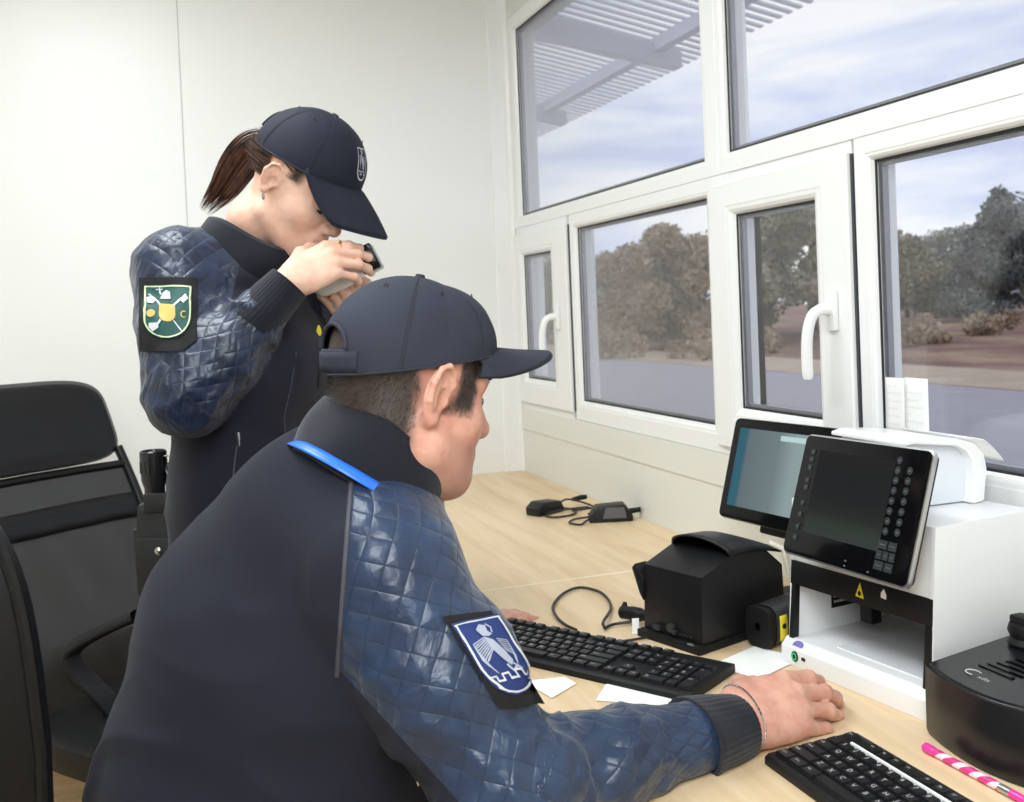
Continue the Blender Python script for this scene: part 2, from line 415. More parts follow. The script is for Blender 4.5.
M_grey = leaf_mat('grey_green_foliage', (134, 139, 136), (160, 164, 155), (185, 185, 174))
M_dark = leaf_mat('dark_pine_foliage', (106, 110, 113), (129, 132, 129), (155, 155, 148))
M_bark = mat('bark', (92, 82, 76), .9)
def tree(label, loc, h, wd, m, kind, seed, group, n=5200):
    r = np.random.default_rng(seed)
    t = thing('tree', label, 'tree', loc, 0, group)
    blobs = []
    if kind == 'cone':
        for k in range(26):
            f = r.random()**.8; rr = wd*.5*(1-f)**.7; a = r.random()*2*PI
            blobs.append((rr*.75*math.cos(a), rr*.75*math.sin(a), h*(.10+.84*f), .2+rr*.5, .2+rr*.5, .22+.07*h))
    else:
        for k in range(30):
            f = r.random(); a = r.random()*2*PI; rr = wd*.5*math.sqrt(max(.02, 1-(2*f-.9)**2*.85))*r.random()**.5
            s = wd*(.10+.09*r.random())
            blobs.append((rr*math.cos(a), rr*math.sin(a), h*(.16+.74*f), s, s, s*.8))
    V, Fs = leaf_cloud(blobs, int(n*1.9), .042*h**.5, r)
    link('foliage', mesh_np(V, Fs, m, False), t)
    b = MB(); b.tube(bez([(0, 0, -.4), (.03*h*(r.random()-.5), .02*h, h*.3), (.05*h*(r.random()-.5), 0, h*.62), (0, 0, h*.88)], 4), [.045*h**.75*(1-.055*i) for i in range(13)], 7)
    for k in range(7):
        a = r.random()*2*PI; z0 = h*(.2+.4*r.random()); q = blobs[r.integers(len(blobs))]
        b.tube([(0, 0, z0), (q[0]*.5, q[1]*.5, (z0+q[2])*.5+.05*h), q[:3]], [.022*h**.7, .014*h**.7, .006], 5)
    b.build('trunk', M_bark, t)
    return t
def gz(x): return -.05+.010*max(0, x-12.3)
def tree_at(px, d, *a, **k):
    p = at(px, 320, d); return tree(a[0], (p[0], p[1], gz(p[0])), *a[1:], **k)
G1 = 'trees at the far side of the heath'
tree_at(668, 27.5, 'broad russet autumn tree in the middle of the left lower pane', 3.44, 3.70, M_brown, 'round', 11, G1, n=9000)
tree_at(700, 33, 'pale brown tree filling the right half of the left lower pane, behind the russet tree', 3.36, 5.13, M_brown, 'round', 12, G1)
tree_at(606, 36, 'small olive tree at the left edge of the left lower pane', 3.20, 3.42, M_olive, 'round', 13, G1)
tree_at(636, 38, 'low pale bush-like tree between the olive tree and the russet tree', 2.40, 4.18, M_grey, 'round', 14, G1)
tree_at(770, 29, 'olive tree seen through the middle casement, left half', 4.48, 3.99, M_olive, 'round', 15, G1, n=8000)
tree_at(815, 33, 'tall olive tree seen through the middle casement beside the window handle', 5.28, 4.75, M_olive, 'round', 16, G1, n=8000)
tree_at(865, 37, 'tree behind the white window post left of the right pane', 4.16, 4.75, M_olive, 'round', 17, G1)
tree_at(908, 44, 'low brownish tree at the left edge of the right pane', 3.36, 5.32, M_olive, 'round', 18, G1)
tree_at(944, 45, 'pale grey green tree left of the dark trees in the right pane', 3.92, 4.94, M_grey, 'round', 19, G1)
tree_at(972, 43, 'rounded grey green tree in the middle of the right pane', 4.00, 3.80, M_grey, 'round', 20, G1)
tree_at(1004, 37, 'dark pine, tallest tree of the right pane', 4.72, 3.70, M_dark, 'cone', 21, G1, n=8000)
tree_at(1042, 36, 'dark pine cut off by the right edge of the photo', 4.5, 4.6, M_dark, 'round', 22, G1)
tree_at(984, 36, 'short dark pine in front of the grey green trees of the right pane', 2.88, 2.85, M_dark, 'cone', 23, G1)
tree_at(545, 40, 'grey tree seen through the narrow casement in the corner', 3.36, 4.75, M_olive, 'round', 24, G1)

for i, (px, d) in enumerate(((612, 25), (716, 23), (762, 23), (908, 25), (985, 26))):
    p = at(px, 320, d); r = np.random.default_rng(60+i); t = thing('bush', 'low brown bush in the dry grass beyond the road', 'bush', (p[0], p[1], gz(p[0])), r.random()*6, 'low bushes beyond the road')
    V, Fs = leaf_cloud([(r.normal()*.5, r.normal()*.5, .2+.25*r.random(), .3, .3, .3) for _ in range(8)], 900, .07, r); link('foliage', mesh_np(V, Fs, M_brown, False), t)
    b = MB(); b.tube([(0, 0, -.1), (.05, 0, .3), (.0, .05, .6)], [.03, .02, .008], 6); b.build('stem', M_bark, t)
# canopy over the roadway -------------------------------------------------------
M_can = mat('canopy_steel', (232, 232, 238), .6)
M_can2 = mat('canopy_beam', (212, 212, 220), .6)
can = thing('canopy', 'white slatted steel canopy sloping over the roadway outside the upper left window', 'canopy', (3.7, 6, 3.0))
EZ = 3.0; TS = math.tan(math.radians(11.5))
def roof_z(x): return EZ+(3.7-x)*TS
s = MB(); y = 3.2; k = 0
while y < 17:
    x0 = 1.4
    Vq = []
    s.add([(x0, y, roof_z(x0)), (3.70, y, EZ), (3.70, y+.044, EZ), (x0, y+.044, roof_z(x0)),
           (x0, y, roof_z(x0)+.012), (3.70, y, EZ+.012), (3.70, y+.044, EZ+.012), (x0, y+.044, roof_z(x0)+.012)],
          [(0, 3, 2, 1), (4, 5, 6, 7), (0, 1, 5, 4), (1, 2, 6, 5), (2, 3, 7, 6), (3, 0, 4, 7)])
    y += .105; k += 1
so = s.build('slat_roof', M_can, can, world=True)
for x in (3.28, 2.45, 1.75):
    q = MB(); q.box((x-.04, 3.0, roof_z(x)-.10), (x+.04, 17, roof_z(x)-.012)); q.build('purlin', M_can2, can, world=True)
for y in (4.3, 6.3, 8.4, 10.6, 13.0):
    q = MB(); q.add([(1.2, y-.06, roof_z(1.2)-.26), (3.45, y-.06, roof_z(3.45)-.17), (3.45, y-.06, roof_z(3.45)-.06), (1.2, y-.06, roof_z(1.2)-.06),
                     (1.2, y+.06, roof_z(1.2)-.26), (3.45, y+.06, roof_z(3.45)-.17), (3.45, y+.06, roof_z(3.45)-.06), (1.2, y+.06, roof_z(1.2)-.06)],
                    [(0, 1, 2, 3), (7, 6, 5, 4), (0, 4, 5, 1), (1, 5, 6, 2), (2, 6, 7, 3), (3, 7, 4, 0)])
    q.build('rafter', M_can2, can, world=True)
# ------------------------------------------------------------------ things on the desk
DZ = .75
M_blk = mat('black_plastic', (24, 24, 26), .42, spec=.35, bump=(900, .05))
M_blk2 = mat('black_plastic_matte', (19, 19, 21), .55, spec=.3)
M_blkgl = mat('black_gloss', (12, 12, 14), .10, spec=.12)
M_key = mat('key_plastic', (26, 26, 29), .40, spec=.35)
M_leg = mat('key_legend', (190, 190, 190), .6)
M_white = mat('white_enamel', (238, 238, 238), .35, spec=.5)
M_whiteg = mat('white_gloss_plastic', (246, 246, 246), .22, spec=.5)
M_silver = mat('silver_frame', (188, 188, 190), .3, metal=.85)
M_yel = mat('yellow_label', (236, 214, 40), .5)
M_paper = mat('paper', (246, 246, 244), .8)
M_cream = mat('cream_bracket', (214, 208, 190), .45)
M_ink = mat('ink', (165, 167, 175), .8)
M_cable = mat('cable_rubber', (40, 36, 34), .5)
M_gdark = mat('scanner_grey', (50, 50, 54), .36, spec=.45)
M_purple = mat('purple_sticker', (118, 108, 180), .5)
M_green = mat('green_button_ring', (60, 170, 100), .4, emit=(60, 190, 110), emit_s=.25)
M_trayg = mat('scan_glass', (232, 233, 236), .15)

# keyboards --------------------------------------------------------------
U = .0187
def key_layout():
    L = []   # (x, y, w, h, text): in key units, y up from the space row
    def row(y, x, items):
        for it in items:
            w, t = it if isinstance(it, tuple) else (1, it)
            if t is not None: L.append((x, y, w, 1, t))
            x += w
    row(5.35, 0, ['Esc', (1, None)]+['F1', 'F2', 'F3', 'F4', (.5, None), 'F5', 'F6', 'F7', 'F8', (.5, None), 'F9', 'F10', 'F11', 'F12', (.25, None), 'Prt', 'Scr', 'Pau'])
    row(4, 0, list('`1234567890-=')+[(2, '\u2190'), (.25, None), 'Ins', 'Hm', 'Pg', (.25, None), 'Num', '/', '*', '-'])
    row(3, 0, [(1.5, 'Tab')]+list('QWERTYUIOP[]')+[(1.5, '\\'), (.25, None), 'Del', 'End', 'Pg', (.25, None), '7', '8', '9'])
    row(2, 0, [(1.75, 'Caps')]+list("ASDFGHJKL;'")+[(2.25, 'Enter'), (3.5, None), '4', '5', '6'])
    row(1, 0, [(2.25, 'Shift')]+list('ZXCVBNM,./')+[(2.75, 'Shift'), (1.25, None), '\u2191', (1.25, None), '1', '2', '3'])
    row(0, 0, [(1.25, 'Ctrl'), (1.25, 'Win'), (1.25, 'Alt'), (6.25, ''), (1.25, 'Alt'), (1.25, 'Win'), (1.25, 'Men'), (1.25, 'Ctrl'), (.25, None), '\u2190', '\u2193', '\u2192', (.25, None), (2, '0'), '.'])
    L.append((18.5+3, 2, 1, 2, '+')); L.append((18.5+3, 0, 1, 2, 'Ent'))
    return L
LAY = key_layout()
GL = {}
def keyboard(label, loc, rz, wid, dep, strip, matk, lift):
    t = thing('keyboard', label, 'keyboard', loc, rz)
    hx, hy = wid/2, dep/2
    b = MB(); b.prism([(-hy, 0), (-hy, .009), (-hy+.006, .0125), (hy-.010, .0125+lift), (hy, .010+lift), (hy, .002)], 'x', -hx, hx, bevel=.002)
    b.build('case', M_blk2, t)
    sl = lift/(dep-.016)
    tot = 22.5; ux = (wid-.014)/tot; uy = (dep-.018)/6.42
    rest = MB(); nrest = 0
    for i, (kx, ky, w, h, txt) in enumerate(LAY):
        x0, x1 = -hx+.007+kx*ux, -hx+.007+(kx+w)*ux
        y0, y1 = -hy+.008+ky*uy, -hy+.008+(ky+h)*uy
        g = .0011; zb = .012+sl*(y0+hy); zt = zb+.0055
        x0 += g; x1 -= g; y0 += g; y1 -= g; s = .0016
        V = [(x0, y0, zb), (x1, y0, zb), (x1, y1, zb+sl*(y1-y0)), (x0, y1, zb+sl*(y1-y0)),
             (x0+s, y0+s, zt), (x1-s, y0+s, zt), (x1-s, y1-s, zt+sl*(y1-y0)), (x0+s, y1-s, zt+sl*(y1-y0))]
        k = MB() if i >= 0 and not (ky == 0 and kx < 3.6) else rest
        k.cur = 0
        k.add(V, [(4, 5, 6, 7), (0, 1, 5, 4), (1, 2, 6, 5), (2, 3, 7, 6), (3, 0, 4, 7)])
        if txt:
            if txt not in GL: GL[txt] = text_mesh(txt, .0085 if len(txt) == 1 else .0048, 'LEFT')
            V2, F2 = GL[txt]; k.cur = 1
            k.add([(x0+s+.0022+v.x, y1-s-.0052+v.y, zt+sl*(y1-s-.0052+v.y-y0)+.00025) for v in V2], F2)
        if k is rest: nrest += 1
        else: k.build('key', [matk, M_leg], t)
    o = rest.build('key', [matk, M_leg], t); o['kind'] = 'stuff'
    if strip:
        y = -hy+.008+5.17*uy; z = .0135+sl*(y+hy)  # white bar modelled where the keyboard only catches a highlight
        q = MB().box((-hx+.03, y-.0018, z-.002), (hx-.03, y+.0018, z+.0035), bevel=.0008); q.build('highlight_strip', M_whiteg, t, 'white strip in place of an edge highlight')
    return t
ex = np.array([.537, -.844, 0]); ey = np.array([.844, .537, 0])
FRc = np.array([.738, 1.247, DZ]); kc = FRc-ex*.22-ey*.066
keyboard('black wired keyboard between the man\'s sleeve and the black passport reader', tuple(kc), math.atan2(-.844, .537), .44, .132, False, M_key, .004)
keyboard('black keyboard at the bottom right corner in front of the pink pen', (.681, .990-.22, DZ), -PI/2, .44, .126, True, M_key, .004)

# passport reader --------------------------------------------------------
O = (.731, 1.335, DZ)
t = thing('passport_reader', 'black box shaped passport reader with a curved hood in front of the rear monitor', 'document reader', O, math.atan2(.305, .953))
# local x: along the right side (b); local y: along the front face (a)
AL = .124
b = MB(); b.box((-.006, -.004, 0), (.205, AL+.004, .012), bevel=.002); b.build('base_plate', M_blk2, t)
b = MB(); b.prism([(.006, .012), (.010, .113), (.078, .136), (.150, .136), (.196, .100), (.200, .012)], 'y', 0, AL, bevel=.003); b.build('housing', M_blk, t)
b = MB()
def hood(u, v):
    y = -.006+u*(AL+.002); arch = max(0, math.sin(PI*u))**.45
    x = .070+v*.126-.012*arch*(1-v)
    z = .136+.024*arch*(1-v)**.6+.004*v-.030*max(0, v-.45)
    return (x, y, z)
b.grid(hood, 24, 12); ho = b.build('hood', M_blk, t); solid('h', ho.data, -.004)
b = MB()
for k in range(4): b.cyl((.005, .020+.007*k, .021), .0012, .004, 8, (-1, 0, 0))
b.cyl((.006, .062, .026), .007, .006, 14, (-1, 0, 0)); b.box((-.001, .050, .018), (.006, .056, .024)); b.box((-.0005, .084, .017), (.006, .098, .024))
b.build('port', M_gdark, t)
V, Fs = text_mesh('sdis', .009, 'CENTER')
MB().add([(-.0045+.0, .014-v.x, .0135+v.y*.6) for v in V], Fs).add([], []).build('mark', M_leg, t)
b = MB(); b.prism([(.03, .010), (.07, .010), (.06, .085), (.035, .09)], 'x', .02, .026); 
b = MB(); b.prism([(AL-.002, .055), (AL+.006, .066), (AL+.022, .104), (AL+.014, .112), (AL-.002, .088)], 'x', .004, .030, bevel=.002); b.build('side_flap', M_blk, t)

# cable with loop from the reader's plug, its tag
t = thing('reader_cable', 'dark cable looping on the desk behind the keyboard to a plug at the passport reader', 'cable', (.69, 1.55, DZ))
pts = [(.606, 1.512, .7545), (.600, 1.55, .7545), (.605, 1.60, .7545), (.622, 1.655, .7545), (.665, 1.715, .7545), (.706, 1.738, .7545), (.727, 1.700, .7545), (.722, 1.645, .7545), (.700, 1.585, .756), (.655, 1.515, .760), (.648, 1.495, .757)]
b = MB(); b.tube(bez(pts, 8), .0026, 8); b.build('cord', M_cable, t, world=True)
pts = [(.650, 1.500, .7545), (.672, 1.512, .7545), (.697, 1.505, .757), (.714, 1.500, .764)]
b = MB(); b.tube(bez(pts, 8), .0024, 8); b.build('cord', M_cable, t, world=True)
pts = [(.640, 1.432, .7540), (.668, 1.430, .7540), (.70, 1.432, .7545), (.724, 1.430, .760)]
b = MB(); b.tube(bez(pts, 8), .0022, 8); b.build('cord', M_cable, t, world=True)
b = MB(); b.tube(bez([(.694, 1.533, .766), (.703, 1.515, .768), (.712, 1.495, .769), (.722, 1.475, .771)], 5), [.006]+[.0105]*5+[.0115]*5+[.009]*5, 14)
b.tube([(.700, 1.530, .772), (.703, 1.532, .782)], [.006, .003], 10); b.build('plug', M_blk2, t, world=True)
b = MB(); b.add([(.6815, 1.462, .7765), (.6925, 1.4595, .7765), (.6905, 1.456, .7525), (.6800, 1.459, .7525)], [(0, 1, 2, 3)]); o = b.build('tag', M_paper, t, 'white paper tag', world=True); solid('t', o.data, .0005)
V, Fs = text_mesh('SD', .006, 'CENTER')
b = MB(); b.add([(.6857+.001*v.y+.0*v.x+.3*v.y*0+.9*v.x*.0+v.x*.0+.9*v.y*.0+.0005, 1.4590+0*v.x, .765) for v in V], Fs)

# handheld scanner lying between the reader and the white document examiner
t = thing('handheld_scanner', 'dark grey handheld scanner with a yellow label lying right of the passport reader', 'scanner', (.858, 1.330, DZ), .26)
def head(u, v):
    a = 2*PI*u; x = -.022+.087*v; k = 1-.18*v-.2*max(0, v-.7)
    cy, cz = .024*k, .030*k
    c, s = math.cos(a), math.sin(a); p = .55
    return (x+.000, .000+cy*abs(c)**p*math.copysign(1, c), .033+cz*abs(s)**p*math.copysign(1, s)+.012*v)
b = MB(); b.grid(head, 32, 12, True); b.build('head', M_gdark, t)
def rim(u, v):
    a = 2*PI*u; prof = [(-.022, .95), (-.028, 1.03), (-.034, 1.05), (-.038, 1.0), (-.038, .2)]
    q = v*4; i = min(3, int(q)); f = q-i; x = prof[i][0]*(1-f)+prof[i+1][0]*f; k = prof[i][1]*(1-f)+prof[i+1][1]*f
    c, s = math.cos(a), math.sin(a); p = .55
    return (x, 0.024*k*abs(c)**p*math.copysign(1, c), .033+.030*k*abs(s)**p*math.copysign(1, s))
b = MB(); b.grid(rim, 32, 13, True); b.build('rubber_bumper', M_blk2, t)
b = MB(); b.grid(lambda u, v: (-.015+.016*u, -.0234-.0015*math.sin(PI*v)*.4, .012+.038*v), 3, 8); o = b.build('warning_label', M_yel, t, 'yellow label')
solid('l', o.data, .0008)
b = MB(); b.cyl((-.007, -.0246, .034), .0042, .0006, 14, (0, -1, 0)); b.build('label_symbol', M_blk2, t)
b = MB(); b.tube([(.06, .004, .045), (.10, .006, .05), (.15, .008, .043), (.19, .01, .030)], [.018, .016, .015, .013], 14); b.build('grip', M_gdark, t)

# tablets ----------------------------------------------------------------
def slab_frame(c, yaw, tilt, roll):
    n = np.array([-math.cos(yaw)*math.cos(tilt), -math.sin(yaw)*math.cos(tilt), math.sin(tilt)])
    X = np.array([math.sin(yaw), -math.cos(yaw), 0]); Y = np.cross(n, X)
    X, Y = X*math.cos(roll)+Y*math.sin(roll), -X*math.sin(roll)+Y*math.cos(roll)
    return Matrix(((X[0], Y[0], n[0], c[0]), (X[1], Y[1], n[1], c[1]), (X[2], Y[2], n[2], c[2]), (0, 0, 0, 1)))
def rrect(w, h, r, n=6):
    P = []
    for cx, cy, a0 in ((w/2-r, h/2-r, 0), (-w/2+r, h/2-r, 90), (-w/2+r, -h/2+r, 180), (w/2-r, -h/2+r, 270)):
        for k in range(n+1):
            a = math.radians(a0+90*k/n); P.append((cx+r*math.cos(a), cy+r*math.sin(a)))
    return P
def screen_mat(name, c_tl, c_br, emit):
    m = bpy.data.materials.new(name); m.use_nodes = True; nt = m.node_tree; b = nt.nodes['Principled BSDF']; L = nt.links.new
    tc = nt.nodes.new('ShaderNodeTexCoord'); sx = nt.nodes.new('ShaderNodeSeparateXYZ'); L(tc.outputs['UV'], sx.inputs[0])
    return m, nt, b, sx, L
def uv_quad(name, x0, x1, y0, y1, z, m, M, parent, label=None):
    me = bpy.data.meshes.new(name); me.from_pydata([M @ Vector(p) for p in ((x0, y0, z), (x1, y0, z), (x1, y1, z), (x0, y1, z))], [], [(0, 1, 2, 3)])
    uv = me.uv_layers.new(name='UVMap')
    for i, p in enumerate(((0, 0), (1, 0), (1, 1), (0, 1))): uv.data[i].uv = p
    me.materials.append(m); return link(name, me, parent, label, True)

# rear monitor
mc = (.9784, 1.4881, .9734)
t = thing('monitor', 'rear tablet monitor with black bezel and pale teal picture, below the window handle', 'monitor', (1.02, 1.49, DZ))
Mx = slab_frame(mc, .1534, .2858, .0045)
b = MB(); b.prism(rrect(.27, .179, .0095), 'z', -.022, 0, Mx, bevel=.0025); b.build('bezel', M_blkgl, t, world=True)
b = MB(); b.prism(rrect(.273, .182, .010), 'z', -.020, -.0045, Mx, bevel=.002); b.build('frame', M_gdark, t, world=True)
m, nt, bs, sx, L = screen_mat('rear_screen_picture', 0, 0, 0)
r = nt.nodes.new('ShaderNodeValToRGB'); e = r.color_ramp.elements; e[0].position = 0; e[0].color = srgb(30, 92, 112); e[1].position = 1; e[1].color = srgb(150, 172, 176)
k = e.new(.09); k.color = srgb(34, 96, 116); k = e.new(.115); k.color = srgb(96, 112, 118); k = e.new(.45); k.color = srgb(112, 130, 134); k = e.new(.62); k.color = srgb(146, 164, 166)
L(sx.outputs[0], r.inputs[0]); bs.inputs['Base Color'].default_value = (.01, .01, .01, 1); L(r.outputs[0], bs.inputs['Emission Color']); bs.inputs['Emission Strength'].default_value = .85; bs.inputs['Roughness'].default_value = .15; bs.inputs['Specular IOR Level'].default_value = .15
uv_quad('screen', -.117, .117, -.067, .073, .0006, m, Mx, t, 'screen with a pale teal picture')
M_tealbar = mat('screen_toolbar', (130, 150, 152), .3, emit=(140, 160, 162), emit_s=.8)
uv_quad('toolbar', -.010, .117, .058, .067, .0010, M_tealbar, Mx, t)
b = MB(); b.box((-.048, -.103, -.040), (.09, -.065, -.022), Mx, bevel=.004); b.build('hinge_bar', M_blk2, t, world=True)
b = MB(); b.box((.97, 1.42, DZ), (1.075, 1.56, DZ+.010), bevel=.003); b.tube([(1.035, 1.487, DZ+.006), (1.032, 1.487, .85), (1.000, 1.487, .905)], [.016, .014, .014], 14); b.build('stand', M_blk2, t, world=True)
b = MB(); q0, q1 = at(757, 529, 1.60), at(792, 545, 1.575)
b.tube([at(770, 543, 1.575), at(784, 549, 1.56), at(789, 575, 1.56)], [.0045, .005, .0045], 8); b.build('bracket', M_cream, t, 'cream bracket', world=True)

# white document examiner
t = thing('document_examiner', 'large white document examination cabinet with an open tray under the front tablet', 'document scanner', (.96, 1.16, DZ))
Y0, Y1 = 1.006, 1.318
b = MB(); b.prism([(.857, .75), (.857, .776), (.868, .787), (1.07, .787), (1.07, .75)], 'y', Y0-.0, Y1+.004, bevel=.002); b.build('base', M_white, t, world=True)
b = MB()   # side walls, back, top
prof = [(.869, .786), (.8775, .897), (.884, .985), (1.07, .985), (1.07, .786)]
b.prism(prof, 'y', Y0, Y0+.010, bevel=.0015); b.prism(prof, 'y', Y1-.010, Y1, bevel=.0015)
b.box((1.058, Y0+.009, .786), (1.07, Y1-.009, .984)); b.box((.884, Y0+.009, .975), (1.06, Y1-.009, .985))
b.prism([(.8785, .897), (.8850, .984), (.897, .984), (.8905, .897)], 'y', Y0+.009, Y1-.009)
b.build('cabinet', M_white, t, world=True)
b = MB()   # black front panel with its two uprights
b.prism([(.8740, .863), (.8772, .897), (.888, .897), (.885, .863)], 'y', Y0+.002, Y1-.002, bevel=.001)
for ya, yb in ((Y0+.002, Y0+.016), (Y1-.014, Y1-.004)): b.prism([(.8665, .786), (.8750, .864), (.884, .864), (.878, .786)], 'y', ya, yb, bevel=.001)
b.box((.884, Y0+.010, .862), (1.058, Y1-.010, .868)); b.build('front_panel', M_blk, t, world=True)
b = MB(); b.box((.888, 1.04, .7865), (1.04, 1.225, .7885)); b.build('scan_glass', M_trayg, t, world=True)
b = MB(); b.box((.955, 1.225, .806), (.975, 1.252, .863), bevel=.002); b.box((.955, 1.252, .846), (.962, 1.29, .863)); b.build('camera_block', M_blk2, t, world=True)
b = MB(); b.box((.945, Y1-.0115, .816), (.995, Y1-.0098, .842)); b.build('notice', M_blk2, t, world=True)
b = MB()
for k in range(2):
    for j in range(7): b.box((.949+.0058*j, Y1-.0120, .831-.008*k), (.9535+.0058*j, Y1-.0113, .8345-.008*k))
b.build('notice_text', M_leg, t, world=True)
def on_base(y, z): return (.8568 if z < .776 else .857, y, z)
b = MB(); b.lathe([(.0075, 0), (.0075, .0015), (.0005, .0015)], (.857, 1.287, .766), 24, Matrix.Rotation(-PI/2, 3, 'Y')); b.build('power_button', M_blk2, t, world=True)
b = MB(); b.lathe([(.0056, .0012), (.0056, .0024), (.0036, .0024), (.0036, .0012)], (.857, 1.287, .766), 24, Matrix.Rotation(-PI/2, 3, 'Y')); b.build('button_ring', M_green, t, 'green lit ring', world=True)
b = MB(); b.box((.8555, 1.262, .7645), (.858, 1.270, .7685)); b.build('usb_port', M_blk2, t, world=True)
n_ = np.array([-.0105, 0, .0110]); n_ /= np.linalg.norm(n_); e1 = np.array([.011, 0, .011]); e1 /= np.linalg.norm(e1)
P0 = np.array([.8625, 1.285, .7815])+n_*.0008
b = MB(); b.add([P0+e1*(.0062*math.sin(a)) + np.array([0, -.012*math.cos(a), 0]) for a in np.linspace(0, PI, 14)]+[P0-e1*.003+np.array([0, .012, 0]), P0-e1*.003-np.array([0, .012, 0])], [tuple(range(14))+(14, 15)]); o = b.build('purple_sticker', M_purple, t, 'half round purple sticker', world=True); solid('s', o.data, .0004)
# warning triangle and white arrow on the black panel
def on_panel(y, z): x = .8740+(z-.852)*(.0032/.045); return np.array([x-.0006, y, z])
b = MB(); b.add([on_panel(1.163, .873), on_panel(1.144, .872), on_panel(1.1535, .892)], [(0, 1, 2)]); o = b.build('warning_triangle', M_yel, t, 'yellow warning triangle', world=True); solid('s', o.data, .0006)
b = MB(); b.cyl(on_panel(1.1535, .878)-np.array([.0004, 0, 0]), .0034, .0003, 12, (-1, 0, 0)); b.build('triangle_symbol', M_blk2, t, world=True)
b = MB(); b.add([on_panel(1.109, .881), on_panel(1.098, .880), on_panel(1.098, .886), on_panel(1.1035, .893), on_panel(1.109, .887)], [(0, 1, 2, 3, 4)]); o = b.build('arrow_sticker', M_paper, t, 'white arrow', world=True); solid('s', o.data, .0006)

# the cabinet stands a few degrees off the wall line, turned about its near front corner
th_ = math.radians(8); SY = .256/.316; pv = Vector((.857, 1.006, 0)); M_t = Matrix.Translation(pv) @ Matrix.Rotation(th_, 4, 'Z') @ Matrix.Diagonal((1, SY, 1, 1)) @ Matrix.Translation(-pv) @ MW[t]
t.location = M_t.translation; t.rotation_euler = (0, 0, th_); t.scale = (1, SY, 1); MW[t] = M_t
# front tablet on the examiner
tc_ = (.8357, 1.1057, 1.0024)
t = thing('tablet', 'silver framed tablet monitor with round screen keys, mounted on the white document examiner', 'monitor', (.88, 1.11, .99))
Mx = slab_frame(tc_, .0465, .3163, .0152)
b = MB(); b.prism(rrect(.240, .170, .010), 'z', -.008, -.001, Mx, bevel=.0028); b.build('frame', M_silver, t, 'silver frame', world=True)
b = MB(); b.prism(rrect(.2345, .1645, .008), 'z', -.004, .0006, Mx, bevel=.0005); b.build('glass', M_blkgl, t, world=True)
m, nt, bs, sx, L = screen_mat('front_screen_picture', 0, 0, 0)
r = nt.nodes.new('ShaderNodeValToRGB'); e = r.color_ramp.elements; e[0].position = 0; e[0].color = srgb(48, 56, 56); e[1].position = 1; e[1].color = srgb(20, 21, 23)
k = e.new(.13); k.color = srgb(46, 56, 48); k = e.new(.30); k.color = srgb(30, 34, 32); k = e.new(.5); k.color = srgb(22, 24, 26)
L(sx.outputs[1], r.inputs[0]); bs.inputs['Base Color'].default_value = (.01, .01, .01, 1); L(r.outputs[0], bs.inputs['Emission Color']); bs.inputs['Emission Strength'].default_value = .9; bs.inputs['Roughness'].default_value = .12; bs.inputs['Specular IOR Level'].default_value = .12
uv_quad('screen', -.083, .062, -.050, .064, .0010, m, Mx, t)
M_ui = mat('screen_keys', (38, 41, 42), .4, spec=.2, emit=(52, 58, 60), emit_s=.35)
M_ui2 = mat('screen_key_marks', (70, 76, 76), .4, spec=.2, emit=(100, 110, 110), emit_s=.4)
b = MB()
for col, (x, n0) in enumerate(((.068, 8), (.088, 7))):
    for k in range(n0):
        cx, cy = x, .066-.0128*k-(.011 if col else 0)
        b.cur = 0; b.add([Mx @ Vector((cx+.0050*math.cos(a), cy+.0050*math.sin(a), .0012)) for a in np.linspace(0, 2*PI, 16, endpoint=False)], [tuple(range(16))])
        b.cur = 1; b.add([Mx @ Vector((cx+dx, cy+dy, .0014)) for dx, dy in ((-.002, -.001), (.002, -.001), (.002, .001), (-.002, .001))], [(0, 1, 2, 3)])
b.build('round_screen_key', [M_ui, M_ui2], t, world=True); b = MB()
for x0, x1, y in ((.060, .076, -.040), (.078, .092, -.040), (.060, .070, -.053), (.0715, .081, -.053), (.0825, .092, -.053), (.060, .076, -.066), (.078, .092, -.066)):
    b.cur = 0; b.add([Mx @ Vector(p) for p in ((x0, y-.0055, .0012), (x1, y-.0055, .0012), (x1, y+.0055, .0012), (x0, y+.0055, .0012))], [(0, 1, 2, 3)])
    b.cur = 1; b.add([Mx @ Vector(p) for p in ((x0+.003, y-.0006, .0014), (x1-.003, y-.0006, .0014), (x1-.003, y+.0006, .0014), (x0+.003, y+.0006, .0014))], [(0, 1, 2, 3)])
b.build('screen_keypad', [M_ui, M_ui2], t, world=True); b = MB()
for k, y in enumerate((.060, .050, .038, .020, .010, -.012, -.028, -.045, -.060)):
    x = -.096; b.cur = 0; b.add([Mx @ Vector(p) for p in ((x-.005, y-.004, .0012), (x+.004, y-.004, .0012), (x+.004, y+.004, .0012), (x-.005, y+.004, .0012))], [(0, 1, 2, 3)])
    b.cur = 1; b.add([Mx @ Vector(p) for p in ((x-.002, y-.001, .0014), (x+.001, y-.001, .0014), (x+.001, y+.002, .0014), (x-.002, y+.001, .0014))], [(0, 1, 2, 3)])
for x, y in ((.010, -.072), (.010, -.0785), (.053, -.0775)):
    b.cur = 1; b.add([Mx @ Vector((x+dx, y+dy, .0012)) for dx, dy in ((-.0018, -.0010), (.0018, -.0010), (.0018, .0010), (-.0018, .0010))], [(0, 1, 2, 3)])
b.build('screen_icons', [M_ui, M_ui2], t, world=True)
b = MB(); b.prism(rrect(.232, .162, .008), 'z', -.014, -.008, Mx, bevel=.002); b.build('back_shell', M_blk2, t, world=True)
b = MB(); b.box((-.05, -.04, -.040), (.05, .03, -.0135), Mx, bevel=.003); b.build('mount', M_whiteg, t, world=True)

